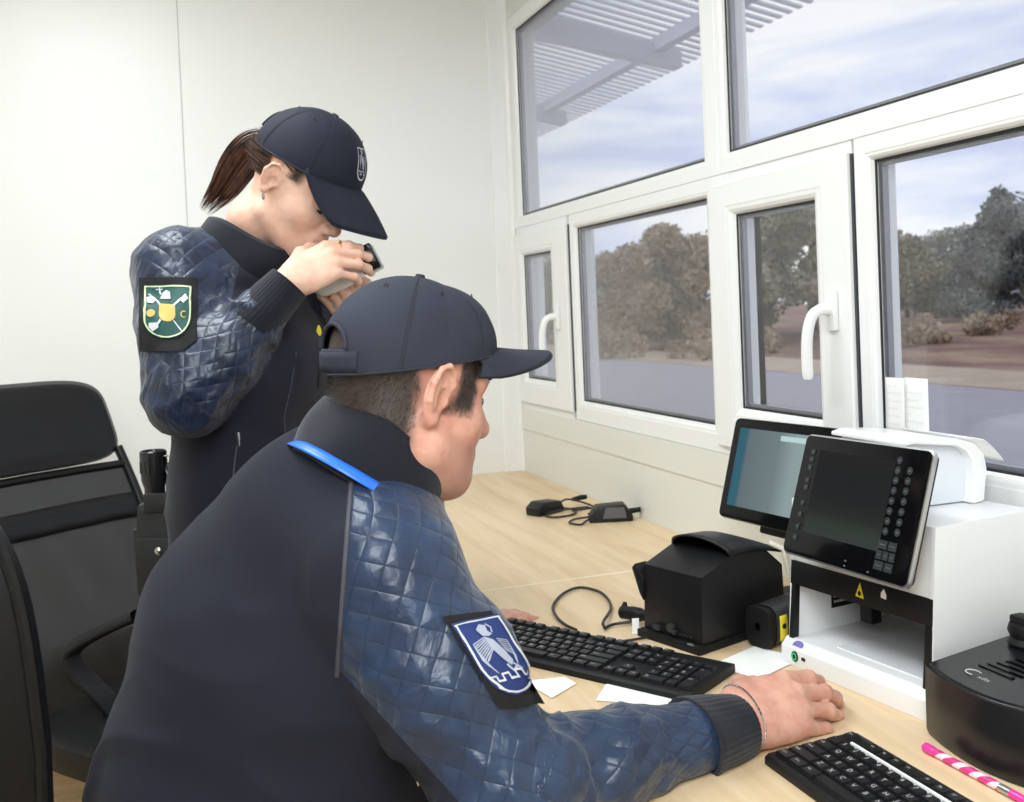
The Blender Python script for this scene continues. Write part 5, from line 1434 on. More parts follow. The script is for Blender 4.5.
# lanyard ribbon below the collar
def rib(u, v):
    an = PI*.62+(2.02*PI-PI*.62)*0; an = 1.72+(5.2-1.72)*u; r = .0895+.002*math.sin(9*u); c = cb-Ax*(.026+.004*math.sin(3*u))
    return c+cF*(math.cos(an)*r)+cR*(math.sin(an)*r)+Ax*((v-.5)*.011)+(cF*math.cos(an)+cR*math.sin(an))*(.004-.008*v)
b = MB(); b.grid(rib, 50, 4); o = b.build('lanyard', M_lany, man, 'bright blue lanyard ribbon', world=True); solid('l', o.data, .0012)
# shield patch on the right upper arm
cen = at(496, 657, 1.03); nP = nrm(CAM-cen)
e2p = nrm(at(469, 603, 1.03)-at(530, 701, 1.03)); e1p = nrm(at(492, 599, 1.03)-at(450, 608, 1.03))
def pjM(off): return surface_projector([treeM], cen, e1p, e2p, nP, off)
PW_, PH_ = .046, .086
sh_ = shield(PW_, PH_)
wall_ = [(-.029, -.020), (-.019, -.020), (-.019, -.026), (-.010, -.026), (-.010, -.019), (-.001, -.019), (-.001, -.025), (.008, -.025), (.008, -.018), (.017, -.018), (.017, -.024), (.029, -.024)]
wl_ = [[(x*.70, y) for x, y in q] for q in stroke(wall_, .0022)]
gr = []
for k in range(9):      # spread wing feathers, body, head and tail of the beast on the shield
    t = k/8; gr += stroke([(-.004+.002*t, .020-.012*t), (-.020+.004*t, .016-.020*t), (-.019+.007*t, -.002-.014*t)], .0011)
gr += [[(-.004, .020), (.002, .016), (.007, .004), (.010, -.008), (.006, -.012), (.001, -.004), (-.004, .008)]]
gr += [[(-.006, .022), (-.009, .029), (-.003, .034), (.003, .032), (.002, .026), (.005, .022), (.000, .020)]]
for k in range(7):
    t = k/6; gr += stroke([(.006+.002*t, .016-.012*t), (.016, .014-.018*t), (.015-.002*t, .000-.012*t)], .0010)
gr += stroke([(.002, -.010), (.005, -.018), (.010, -.014)], .0022)+stroke([(.008, -.010), (.014, -.016)], .0018)+stroke([(.004, .033), (.008, .029), (.006, .024)], .0016)
beast = [[(x*.85+.001, y*1.05) for x, y in q] for q in gr]
inlay('shield_patch', [(M_velcro, [[(-.026, .053), (-.026, -.054), (.018, -.060), (.020, .049)]], pjM(.0025)), (M_pblue, [sh_], pjM(.0045)),
    (M_thr, band([(p[0]*.95, p[1]*.95) for p in sh_], .0024), pjM(.0056)), (M_thr, wl_, pjM(.0056)), (M_thrg, beast, pjM(.0054))], slR, 'blue shield patch with white wall line and winged beast on black backing')
# trousers, shoes, zip pull
def man_trou(P):
    d = s_seg(P, hip-np.array([0, 0, .05]), hip+(waist-hip)*.25, Rh, (.185, .15), (.18, .15))
    for a, b2, c in ((hipL, kneeL, ankL), (hipR, kneeR, ankR)): d = smin(d, s_chain(P, [a, b2, c], [.108, .078, .062]), .03)
    return d
V, Q = sculpt(man_trou, hip-[.5, .5, .55], hip+[.8, .8, .3], .010); d0, G = sdf_grad(man_trou, V, .004); V = V+G*(.004*ridged(V, 14, 3))[:, None]
link('trousers', mesh_np(V, Q, M_pants), man, None, True)
def shoe_mesh(ank, fwd, parent):
    fwd = nrm(fwd); side_ = np.cross([0, 0, 1.], fwd); g = ank*1.0; g[2] = 0
    fn = lambda P: smin(smin(s_seg(P, g-fwd*.05+[0, 0, .045], g+fwd*.16+[0, 0, .036], side_, (.036, .046), (.040, .034)), s_cap(P, g-fwd*.01+[0, 0, .05], g+[0, 0, .12], .046, .048), .03), s_cap(P, g+fwd*.16+[0, 0, .03], g+fwd*.18+[0, 0, .028], .036, .030), .02)
    fn2 = lambda P: smax(fn(P), -(P[:, 2]-f32(.004)), .006)
    V, Q = sculpt(fn2, g-.16, g+[.26, .26, .2], .008); link('shoe', mesh_np(V, Q, M_shoe), parent, None, True)
shoe_mesh(ankL, Fh, man); shoe_mesh(ankR, Fh, man)
pz = at(415, 765, 1.07); b = MB(); b.tube([pz, pz+np.array([.001, 0, -.010]), pz+np.array([.003, 0, -.022])], [.0022, .003, .0022], 8); b.build('zip_pull', M_metal, jk, world=True)
# bracelet
wp = Re+(Rw-Re)*1.035; axw = nrm(Rw-Re); e1 = nrm(np.cross(axw, [0, 0, 1.])); e2 = np.cross(e1, axw)
b = MB()
for k in range(46):
    a = 2*PI*k/46; c = oR+RR@np.array([.010+.005*math.sin(a), 0, 0])+RR@np.array([0, .0375*math.cos(a)*SCM, .0262*math.sin(a)*SCM]); t = RR@np.array([0, -math.sin(a), math.cos(a)])
    b.tube([c-t*.0022, c+t*.0022], .0011, 5)
b.build('bracelet', M_metal, man, 'thin silver chain bracelet', world=True)
# ------------------------------------------------------------------ the standing woman
woman = thing('person', 'woman in navy quilted jacket and cap standing by the white wall, hands at her face', 'person', (.10, 1.77, 0))
HW = Frame(at(298, 184, 1.70), -38, 36.5, 0)
nW0, nW1 = at(256, 222, 1.715), at(238, 262, 1.745)
SW = dict(fem=1, neck=(tuple(HW.l(nW0[None])[0]), tuple(HW.l(nW1[None])[0])), nr=(.046, .041), ear=.86)
SCH = .955
def woman_head(P): return head_fn((HW.l(P)/SCH).astype(f32), SWs)*SCH
SWs = dict(SW); SWs['neck'] = tuple(tuple(np.array(q)/SCH) for q in SW['neck'])
V, Q = sculpt(woman_head, HW.o-.22, HW.o+.17, .0024)
lv = HW.l(V)/SCH; nz = vnoise(lv, 90, 6)*.003
scalp = np.maximum(sstep(.044, .054, lv[:, 2]+nz)*sstep(.085, .07, lv[:, 0]), sstep(-.012, -.024, lv[:, 0]+nz)*sstep(-.02, .0, lv[:, 2]))
scalp = np.maximum(scalp, sstep(.006, .014, lv[:, 0])*sstep(.050, .036, lv[:, 0]+nz)*sstep(.006, .024, lv[:, 2]+nz)*sstep(.045, .052, np.abs(lv[:, 1]))*sstep(.082, .076, np.abs(lv[:, 1])))
earm = sstep(.0735, .078, np.abs(lv[:, 1]))*sstep(-.034, -.026, lv[:, 0])*sstep(.030, .022, lv[:, 0]); scalp = np.clip(scalp*(1-earm), 0, 1)
lipm = np.exp(-((lv[:, 0]-.096)/.012)**2-((lv[:, 2]+.0655)/.0085)**2)*sstep(.026, .020, np.abs(lv[:, 1]))
headV2, headQ2 = V, Q
FW = nrm((.97, -.24, 0)); RW = nrm((-.24, -.97, 0))
hipW, waistW, chestW, upW = at(238, 640, 1.75), at(243, 490, 1.75), at(246, 360, 1.75), at(238, 290, 1.745)
SR, ER, WR = at(178, 272, 1.655), at(188, 396, 1.555), at(289, 283, 1.60)
SL, EL, WL = at(296, 280, 1.86), at(352, 392, 1.90), at(354, 318, 1.775)
def woman_core(P):
    d = s_seg(P, hipW, waistW, RW, (.10, .08), (.09, .07)); d = smin(d, s_seg(P, waistW, chestW, RW, (.09, .07), (.09, .07)), .03); d = smin(d, s_cap(P, chestW, nW1, .07, .045), .03)
    for a, b2, c in ((SR, ER, WR), (SL, EL, WL)): d = smin(d, s_chain(P, [upW, a, b2, c], [.05, .042, .026, .018], .003), .006)
    for sg in (1, -1):
        h = hipW+RW*.085*sg; k = h*1.0; k[2] = .48; a = h*1.0; a[2] = .09; d = smin(d, s_chain(P, [h, k+FW*.02, a], [.075, .05, .035]), .02)
    return d
cV, cQ = sculpt(woman_core, (hipW*[1, 1, 0])+[-.45, -.45, .03], (hipW*[1, 1, 0])+[.5, .5, 1.5], .013)
SCW = .87
bonesWR = hand_bones([(18, 26, 18), (22, 28, 18), (26, 30, 20), (38, 36, 24)], (-24, -24, -25, -27), [(.020, .022, -.008), (.044, .046, -.020), (.066, .056, -.034), (.088, .052, -.044)], SCW)
back_ = -nrm(fw)
RWR, oWR = hand_frame(at(291, 281, 1.60), at(334, 257, 1.62)-at(291, 281, 1.60), back_*1.0+up*.35)
def handWR(P): return hand_fn(((P-A_(oWR))@A_(RWR)).astype(f32), bonesWR, SCW)
h1V, h1Q = sculpt(handWR, oWR-.18, oWR+.2, .0022)
FLIP = np.array([1, -1, 1])
bonesWL0 = hand_bones([(36, 52, 26), (40, 54, 28), (44, 56, 28), (48, 58, 30)], (4, 0, -3, -6), [(.020, .022, -.008), (.046, .040, -.020), (.070, .040, -.036), (.088, .030, -.050)], SCW)
RWL, oWL = hand_frame(at(362, 312, 1.775), back_*1.0-rt*.25+up*.30, -up*.80+rt*.55)
def handWL(P): return hand_fn((((P-A_(oWL))@A_(RWL))*A_(FLIP)).astype(f32), bonesWL0, SCW)
h2V, h2Q = sculpt(handWL, oWL-.2, oWL+.2, .0022)
BV, BQ, BM = joinmesh([(headV2, headQ2, 0), (cV, cQ, 0), (h1V, h1Q, 0), (h2V, h2Q, 0)])
M_skinW2 = skin_mat('woman_skin_tone', (236, 194, 172), (224, 174, 152), (206, 130, 124), (58, 40, 34))
bodyW = link('body', mesh_np(BV, BQ, M_skinW2, True, 'body'), woman, None, True)
for an, vals in (('stubble', lipm*.8), ('scalp', scalp)):
    a_ = bodyW.data.attributes.new(an, 'FLOAT', 'POINT'); a_.data.foreach_set('value', np.concatenate([vals, np.zeros(len(BV)-len(vals))]).astype(f32))
nails(bonesWR, lambda p: oWR+RWR@np.asarray(p, float), M_nailW, bodyW, (0, 1, 2, 3), SCW)
nails(bonesWL0, lambda p: oWL+RWL@(np.asarray(p, float)*FLIP), M_nailW, bodyW, (0, 1, 2, 3), SCW)
for s in (1, -1):
    b = MB(); b.grid(lambda u, v: HW.w(SCH*np.array([.0845-.0045*(u-.5)**2*4, s*(.0225+.021*u), -.006-.010*v*math.sin(PI*(.15+.7*u))*.6])), 12, 3); b.build('eyelash', M_brow, bodyW, world=True)
# rings, earring
def ring_on(pts, frame, o, flip, m, r):
    a, c = np.array(pts[0])*flip, np.array(pts[1])*flip; p = a+(c-a)*.62; ax = nrm(c-a); e1 = nrm(np.cross(ax, [0, 0, 1.])); e2 = np.cross(ax, e1); b = MB()
    b.tube([o+frame@(p+r*(e1*math.cos(t)+e2*math.sin(t))) for t in np.linspace(0, 2*PI, 22, endpoint=False)], .0011, 6, closed=True); return b, o+frame@(p+np.array([0, 0, r]))
M_goldr = mat('gold_ring', (226, 190, 110), .2, metal=1)
b, tp = ring_on(bonesWR[0][0], RWR, oWR, np.ones(3), M_goldr, .0095*SCW); b.lathe([(.0001, -.002), (.0028, 0), (.0001, .0024)], tp, 10); b.build('ring', M_goldr, woman, 'ring on right index finger', world=True)
b, tp = ring_on(bonesWL0[2][0], RWL, oWL, FLIP, M_goldr, .0095*SCW); b.build('ring', M_goldr, woman, 'ring on left hand', world=True)
b = MB(); ep = HW.w(np.array([-.003, -.0800, -.030])*SCH); b.tube([ep, ep+[0, 0, -.006], ep+[0, 0, -.010]], [.0024, .0030, .0016], 8); b.build('earring', M_metal, woman, world=True)
# cap with emblem
SCw = dict(rx0=.099, rx1=.097, ry=.084, H=.094, tilt=(.036, .08), apex=-.002, brim=(.086, 64, .036, .034), brim_curve=(2.0, .75), wr=.6, label='dark navy cap', skull=(-.006*SCH, 0, .040*SCH), skr=tuple(np.array((.091, .077, .086))*SCH))
cw, crownW, rimW, brimW = cap(woman, HW, SCw, M_capW, M_capd, back_gap=(.40, .030, .024))
def pjcap(off):
    def pj(p): return crownW((.5+p[0]/(2*PI*.097)) % 1.0, .36+p[1]/.135, off)
    return pj
shw = shield(.037, .052)
battle = stroke([(-.014, -.011), (-.007, -.011), (-.007, -.016), (0, -.016), (0, -.011), (.007, -.011), (.007, -.016), (.014, -.016)], .002)
inlay('emblem', [(M_thr, band(shw, .0024), pjcap(.0016)), (M_thrg, [[(x*.62, y*.62+.003) for x, y in q] for q in gr]+battle, pjcap(.0016))], cw, 'white shield emblem', cell=.004)
# hair: ponytail through the back of the cap
m = bpy.data.materials.new('auburn_hair'); m.use_nodes = True; nt = m.node_tree; bs = nt.nodes['Principled BSDF']; L = nt.links.new
tc = nt.nodes.new('ShaderNodeTexCoord'); n_ = nt.nodes.new('ShaderNodeTexNoise'); n_.inputs['Scale'].default_value = 70; L(tc.outputs['Object'], n_.inputs['Vector'])
r_ = nt.nodes.new('ShaderNodeValToRGB'); e = r_.color_ramp.elements; e[0].position = .35; e[0].color = srgb(42, 26, 22); e[1].position = .7; e[1].color = srgb(94, 57, 40)
L(n_.outputs['Fac'], r_.inputs['Fac']); L(r_.outputs[0], bs.inputs['Base Color']); bs.inputs['Roughness'].default_value = .35; M_auburn = m
rr = np.random.default_rng(21); b = MB()
axis_pts = [at(274, 146, 1.715), at(256, 147, 1.725), at(240, 163, 1.73), at(222, 190, 1.73), at(201, 215, 1.735)]
cen_ = [np.array(p) for p in bez(axis_pts, 7)]; K = len(cen_)
for k in range(330):
    a = rr.random()*2*PI; q = math.sqrt(rr.random()); ph = rr.random()*6; end = int(K*(.70+.3*rr.random()**.7)); pts = []
    for i in range(0, max(8, end)):
        t = i/(K-1); w = .011+.027*math.sin(PI*min(1, .15+t*.75))**1.0-.010*t; w2 = w*.62
        tg = nrm(cen_[min(i+1, K-1)]-cen_[max(i-1, 0)]); e1 = nrm(np.cross(tg, fw)); e2 = np.cross(tg, e1)
        pts.append(cen_[i]+e1*(w*q*math.cos(a)+.0012*math.sin(ph+7*t))+e2*w2*q*math.sin(a))
    b.tube(pts, [.0016*(1-.97*(j/(len(pts)-1))**2.5) for j in range(len(pts))], 4, caps=False)
b.build('ponytail', M_auburn, woman, 'long auburn ponytail', world=True)
b = MB(); b.tube([cen_[2]+.0225*(nrm(np.cross(nrm(cen_[3]-cen_[1]), fw))*math.cos(t)+nrm(np.cross(nrm(cen_[3]-cen_[1]), np.cross(nrm(cen_[3]-cen_[1]), fw)))*.62*math.sin(t)) for t in np.linspace(0, 2*PI, 24, endpoint=False)], .004, 8, closed=True)
b.build('hair_tie', M_capd, woman, world=True)
# hair pulled back over the temple
tri = headQ2[scalp[headQ2].mean(1) > .4]; N_ = 9000; pk = rr.integers(0, len(tri), N_); w = rr.random((N_, 2)); c4 = headV2[tri[pk]]
roots = (c4[:, 0]*(1-w[:, :1])+c4[:, 1]*w[:, :1])*(1-w[:, 1:])+(c4[:, 3]*(1-w[:, :1])+c4[:, 2]*w[:, :1])*w[:, 1:]
lr = HW.l(roots)/SCH; kp = lr[:, 2] < .040+.13*lr[:, 0]+.006; roots = roots[kp]; d0, G = sdf_grad(woman_head, roots.astype(f32), .001)
strands('hair', M_auburn, woman, roots, G*.12+np.array(HW.d((-1, 0, .22))), .022, .0004, 8, .1)

# jacket
def woman_torso(P):
    d = s_seg(P, hipW, waistW, RW, (.175, .125), (.150, .112)); d = smin(d, s_seg(P, waistW, chestW, RW, (.150, .112), (.165, .122)), .05)
    d = smin(d, s_seg(P, chestW, upW, RW, (.165, .122), (.125, .085)), .05)
    d = smin(d, s_ell(P, chestW+FW*.075+np.array([0, 0, -.01]), (.060, .11, .07), np.stack([FW, RW, [0, 0, 1]], 1)), .05)
    d = smin(d, s_cap(P, upW, nW1, .085, .066), .04)
    for S_ in (SR, SL): d = smin(d, s_cap(P, upW+np.array([0, 0, .016]), S_, .082, .066), .04)
    return d
def w_armR(P): return arm_fn(P, SR, ER, WR, (.070, .064, .054, .049, .045), .66)
def w_armL(P): return arm_fn(P, SL, EL, WL, (.066, .062, .056, .050, .044), .66)
def woman_jacket(P): return smin(smin(woman_torso(P), w_armR(P), .02), w_armL(P), .03)
V, Q = sculpt(woman_jacket, (hipW*[1, 1, 0])+[-.35, -.40, .78], (hipW*[1, 1, 0])+[.45, .45, 1.55], .0055)
V = V[:]; d0, G = sdf_grad(woman_jacket, V, .003)
dr, dl, dt = w_armR(V), w_armL(V), woman_torso(V); ar = np.clip(.5+(dt-np.minimum(dr, dl))/.04, 0, 1)
wl = vnoise(V, 15, 18)[:, None]*.03; elb = np.exp(-(np.linalg.norm(V-ER, axis=1)/.10)**2)
fold = (1-ar)*.003*ridged(V*np.array([1, 1, 1.6])+wl*.5, 10, 11)+ar*(.0045*ridged(V+wl, 19, 12)+.0022*vnoise(V, 48, 13)+.004*elb*ridged(V+wl*1.5, 22, 14))
V = (V+G*fold[:, None]).astype(f32)
bm = bmesh.new(); me = mesh_np(V, Q, M_fleeceW); bm.from_mesh(me); bpy.data.meshes.remove(me)
# raglan: nylon yoke over the shoulder and the whole arm, fleece chest
pA, pB = at(243, 252, 1.66), at(196, 440, 1.60)
yn = nrm(np.cross(pB-pA, pA-CAM)); 
if np.dot(SR-pA, yn) < 0: yn = -yn
bmesh.ops.bisect_plane(bm, geom=bm.verts[:]+bm.edges[:]+bm.faces[:], plane_co=pA, plane_no=yn)
WV, WF = bm_np(bm); bm.free(); cW = np.array([WV[f].mean(0) for f in WF]).astype(f32)
aR, aL, tT = w_armR(cW), w_armL(cW), woman_torso(cW)
side_y = (cW-pA)@yn > 0
isR = (((cW-chestW)@RW > .02) & ((aR < tT+.004) | (side_y & (cW[:, 2] > 1.30)))) & (aR < np.where(side_y & (cW[:, 2] > 1.30), .09, .05))
isL = (aL < tT-.004) & (aL < .03) & ~isR
def sub(mask): return compact(WV, [f for f, k in zip(WF, mask) if k])
v_, f_ = sub(~(isR | isL)); jw = link('jacket', mesh_np(v_, f_, M_fleeceW), woman, 'dark navy fleece body', True)
v_, f_ = sub(isR); me = mesh_np(v_, f_, M_nylW); sleeve_uv(me, [SR, ER, WR], (0, 1.0, 0)); swR = link('sleeve', me, woman, 'navy quilted sleeve', True)
v_, f_ = sub(isL); me = mesh_np(v_, f_, M_nylW); sleeve_uv(me, [SL, EL, WL], (0, 1.0, 0)); swL = link('sleeve', me, woman, 'navy quilted sleeve', True)
treeW = bvhtree.BVHTree.FromPolygons([tuple(map(float, v)) for v in V], [tuple(map(int, q)) for q in Q])
cuff(swR, ER, WR, .62, 1.0, .047, .036, M_knit); cuff(swL, EL, WL, .64, 1.0, .046, .035, M_knit)
AxW = nrm(FW*.42+np.array([0, 0, .9])); cRw = nrm(RW-AxW*(RW@AxW)); cFw = np.cross(cRw, -AxW); cFw = cFw if cFw@FW > 0 else -cFw
colW = collar(at(248, 263, 1.725)-AxW*.015, AxW, cFw, cRw, .087, .079, .060, 1.07, .50, M_knit, jw)
# zip, pocket seam, yellow tab, zip pull
def onW(px, py, off=.001):
    o = Vector(CAM); d = Vector(at(px, py, 1.0)-CAM).normalized(); h = treeW.ray_cast(o, d, 4)
    return (np.array(h[0])+np.array(h[1])*off) if h[0] is not None else at(px, py, 1.64)
def trace(name, pp, r, m, label=None):
    b = MB(); b.tube(bez([onW(*p) for p in pp], 6), r, 6); return b.build(name, m, jw, label, world=True)
trace('zip', [(318, 318), (320, 345), (318, 380), (312, 420), (306, 470)], .0022, M_blk2)
trace('pocket_seam', [(296, 352), (291, 385), (284, 420), (288, 450)], .0010, M_seamt)
trace('pocket_zip', [(238, 440), (235, 460), (233, 480)], .0014, M_seamt)
b = MB(); p = onW(238, 432, .003); b.tube([p, p+[0, 0, -.010], p+[0, 0, -.022]], [.0026, .0036, .0024], 8); b.build('zip_pull', M_metal, jw, world=True)
b = MB(); p = onW(317, 331, .004); b.prism([(-.005, -.010), (.005, -.010), (.0035, .002), (.001, .008), (-.001, .008), (-.0035, .002)], 'y', -.002, .002, Matrix.Translation(p) @ Matrix.Rotation(-.3, 4, 'Z'), bevel=.0008); b.build('yellow_tab', M_yel, jw, 'yellow tab', world=True)
# green shield patch
cenW = at(168, 313, 1.58); nPW = nrm(CAM-cenW); e2w = nrm(up-nPW*(up@nPW)); e1w = nrm(rt-nPW*(rt@nPW)+up*-.03)
def pjW(off): return surface_projector([treeW], cenW, e1w, e2w, nPW, off)
sg = [(x, y) for x, y in shield(.066, .080, top=.002)]
PS = lambda L_: [[(x*.90, y*.94) for x, y in q] for q in L_]
gold = [[(x, y-.002) for x, y in shield(.025, .027)], [(-.0255+.0065*math.cos(a), -.003+.0058*math.sin(a)) for a in np.linspace(0, 2*PI, 16, endpoint=False)],
        [(.025+.0055*math.cos(a), -.003+.0055*math.sin(a)) for a in np.linspace(.9, 5.4, 12)]+[(.026+.0042*math.cos(a), -.003+.0042*math.sin(a)) for a in np.linspace(5.2, 1.1, 10)]]
wht = stroke([(-.011, .010), (-.027, .026)], .0028)+stroke([(.011, .010), (.027, .026)], .0028)+stroke([(-.010, -.014), (-.018, -.026)], .0026)+stroke([(.010, -.014), (.024, -.032)], .0018)
wht += [[(-.026, .022), (-.033, .020), (-.031, .012), (-.024, .011), (-.019, .016)], [(.020, .020), (.029, .030), (.032, .022), (.025, .014)], [(-.027, -.018), (-.015, -.018), (-.012, -.024), (-.021, -.031), (-.027, -.025)]]
wht += [[(-.010, .020), (.007, .020), (.006, .032), (.000, .036), (-.005, .032)], [(-.012, .036), (-.0095, .036), (-.007, .028), (-.010, .027)]]
wht += stroke([(-.016, .037), (-.006, .037)], .0018)+stroke([(-.0108, .041), (-.0108, .030)], .0018)
inlay('shield_patch', [(M_velcro, [[(-.041, .053), (-.039, -.060), (.020, -.057), (.041, -.040), (.042, .055)]], pjW(.0025)), (M_pgreen, [sg], pjW(.0045)), (M_pale, band([(p[0]*.97, p[1]*.97) for p in sg], .0022), pjW(.0054)),
    (M_gold, PS(gold), pjW(.0054)), (M_thr, PS(wht), pjW(.0056))], swR, 'green shield patch with gold shield, sun, moon and white crossed weapons on black backing')
# trousers, belt, shoes
def w_trou(P):
    d = s_seg(P, hipW-np.array([0, 0, .04]), hipW+(waistW-hipW)*.4, RW, (.165, .12), (.15, .112))
    for sg in (1, -1):
        h = hipW+RW*.082*sg; k = h*1.0; k[2] = .48; a = h*1.0; a[2] = .09; d = smin(d, s_chain(P, [h, k+FW*.02, a], [.092, .066, .060]), .03)
    return d
V, Q = sculpt(w_trou, (hipW*[1, 1, 0])+[-.35, -.4, .02], (hipW*[1, 1, 0])+[.35, .4, 1.1], .011); d0, G = sdf_grad(w_trou, V, .004); V = V+G*(.004*ridged(V, 14, 23))[:, None]
link('trousers', mesh_np(V, Q, M_pants), woman, None, True)
for sg in (1, -1): a = hipW+RW*.082*sg; a[2] = .09; shoe_mesh(a, FW, woman)

# what she holds
ta = nrm(at(374, 258, 1.672)-at(316, 288, 1.672)); c0 = at(337, 276, 1.678)
loupe = thing('magnifier', 'white handheld magnifier with a black end held in the woman\'s hands', 'magnifier', tuple(c0))
e2 = nrm(np.cross(ta, fw)); e1 = np.cross(e2, ta)
b = MB()
prof = [(-.044, .004), (-.043, .014), (-.036, .021), (-.015, .025), (.015, .026), (.036, .023), (.046, .020), (.047, .004)]
def lp(u, v):
    q = v*(len(prof)-1); i = min(len(prof)-2, int(q)); f = q-i; x = prof[i][0]*(1-f)+prof[i+1][0]*f; r = prof[i][1]*(1-f)+prof[i+1][1]*f; a = 2*PI*u
    return c0+ta*x+e2*r*math.cos(a)*.95+e1*r*math.sin(a)*.80
b.grid(lp, 28, 22, True); b.build('body', M_whiteg, loupe, world=True)
b = MB(); M_ = Matrix(((ta[0], e2[0], e1[0], c0[0]), (ta[1], e2[1], e1[1], c0[1]), (ta[2], e2[2], e1[2], c0[2]), (0, 0, 0, 1)))
sgn = 1 if e2@up > 0 else -1
b.box((.044, -.022, -.025), (.074, .022, .025), M_, bevel=.003); b.build('end_piece', M_blkgl, loupe, 'black end piece', world=True)
# torch in its belt holster
hp = at(160, 545, 1.70)
hol = thing('torch_holster', 'black belt holster holding a black torch at the woman\'s hip', 'holster', tuple(hp))
e1 = nrm(np.array([rt[0], rt[1], 0])); e2 = np.cross([0, 0, 1.], e1)
M_ = Matrix(((e1[0], e2[0], 0, hp[0]), (e1[1], e2[1], 0, hp[1]), (0, 0, 1, hp[2]), (0, 0, 0, 1)))
M_lea = mat('black_nylon_holster', (26, 26, 28), .55, bump=(600, .3))
b = MB(); b.prism([(-.026, -.115), (.032, -.115), (.040, -.02), (.034, .075), (-.026, .075), (-.034, -.02)], 'y', -.030, .026, M_, bevel=.010); b.build('pouch', M_lea, hol, world=True)
b = MB(); b.prism([(-.029, -.075), (.036, -.075), (.038, .020), (-.030, .020)], 'y', -.036, -.026, M_, bevel=.004); b.build('flap', M_lea, hol, world=True)
b = MB(); b.lathe([(.0055, 0), (.0065, .002), (.004, .0045), (.0005, .005)], M_ @ Vector((.010, -.036, -.002)), 14, (M_.to_3x3() @ Matrix.Rotation(PI/2, 3, 'X'))); b.build('snap', M_metal, hol, 'silver snap button', world=True)
b = MB(); b.box((-.012, -.034, .06), (.028, -.028, .092), M_, bevel=.003); b.build('strap', M_lea, hol, world=True)
b = MB(); b.box((-.040, -.012, -.01), (-.030, .02, .03), M_, bevel=.003); b.build('belt_loop', M_lea, hol, world=True)
tr = thing('torch', 'black torch standing upright in the belt holster', 'torch', tuple(M_ @ Vector((.0, 0, .06))))
M_torch = mat('black_anodised', (34, 34, 36), .28, spec=.6)
b = MB(); b.lathe([(.016, -.05), (.0165, .052), (.0205, .064), (.0215, .098), (.0215, .112), (.0195, .114), (.018, .1135), (.016, .106), (.001, .105)], M_ @ Vector((-.004, 0, .045)), 28); b.build('barrel', M_torch, tr, world=True)
b = MB()
for k in range(16):
    a = 2*PI*k/16; b.box((-.0012, .0205, 0), (.0012, .0222, .020), M_ @ Matrix.Translation((-.004, 0, .122)) @ Matrix.Rotation(a, 4, 'Z'))
b.build('bezel_ribs', M_torch, tr, world=True)
b = MB(); b.tube([M_ @ Vector(p) for p in ((.018, -.010, .150), (.030, -.010, .150), (.031, -.010, .12), (.026, -.010, .09))], .002, 8); b.tube([M_ @ Vector((.027+.007*math.cos(a), -.010, .128+.011*math.sin(a))) for a in np.linspace(0, 2*PI, 14, endpoint=False)], .0014, 6, closed=True); b.build('clip', M_metal, tr, world=True)
# ------------------------------------------------------------------ chairs
M_leather = mat('black_leather', (19, 19, 21), .42, spec=.28, bump=(260, .25))
M_frame = mat('black_chair_plastic', (16, 16, 18), .45, spec=.3)
M_armp = mat('armrest_plastic', (34, 34, 37), .5, spec=.3)
M_stitch = mat('grey_stitching', (120, 120, 124), .7)
M_chrome = mat('chrome', (190, 190, 195), .15, metal=1)
def mesh_fabric():
    m = bpy.data.materials.new('black_mesh_fabric'); m.use_nodes = True; nt = m.node_tree; b = nt.nodes['Principled BSDF']; L = nt.links.new
    b.inputs['Base Color'].default_value = srgb(15, 15, 17); b.inputs['Roughness'].default_value = .32; b.inputs['Specular IOR Level'].default_value = .5
    tc = nt.nodes.new('ShaderNodeTexCoord'); n = nt.nodes.new('ShaderNodeTexNoise'); n.inputs['Scale'].default_value = 420; L(tc.outputs['Object'], n.inputs['Vector'])
    mp = nt.nodes.new('ShaderNodeMapRange'); mp.inputs[1].default_value = .35; mp.inputs[2].default_value = .65; mp.inputs[3].default_value = .91; mp.inputs[4].default_value = .99; L(n.outputs['Fac'], mp.inputs[0]); L(mp.outputs[0], b.inputs['Alpha'])
    bp = nt.nodes.new('ShaderNodeBump'); bp.inputs['Strength'].default_value = .3; bp.inputs['Distance'].default_value = .001; L(n.outputs['Fac'], bp.inputs['Height']); L(bp.outputs[0], b.inputs['Normal']); return m
M_mesh = mesh_fabric()
def base_star(t, z):
    for k in range(5):
        a = 2*PI*k/5+.3; d = Vector((math.cos(a), math.sin(a), 0)); b = MB(); b.tube([d*.03+Vector((0, 0, z+.03)), d*.16+Vector((0, 0, z+.022)), d*.29+Vector((0, 0, z+.005))], [.026, .020, .014], 10); b.build('leg', M_frame, t)
        b = MB(); q = d*.29; n2 = Vector((-d.y, d.x, 0))
        for sg in (-1, 1): b.cyl(q+n2*(.012*sg-.008)+Vector((0, 0, .027)), .027, .016, 16, n2)
        b.tube([q+Vector((0, 0, .03)), q+Vector((0, 0, z+.01))], .008, 8); b.build('caster', M_frame, t)
    b = MB(); b.tube([(0, 0, z), (0, 0, z+.12)], .028, 16); b.tube([(0, 0, z+.12), (0, 0, z+.35)], .016, 16); b.build('gas_lift', M_chrome, t)
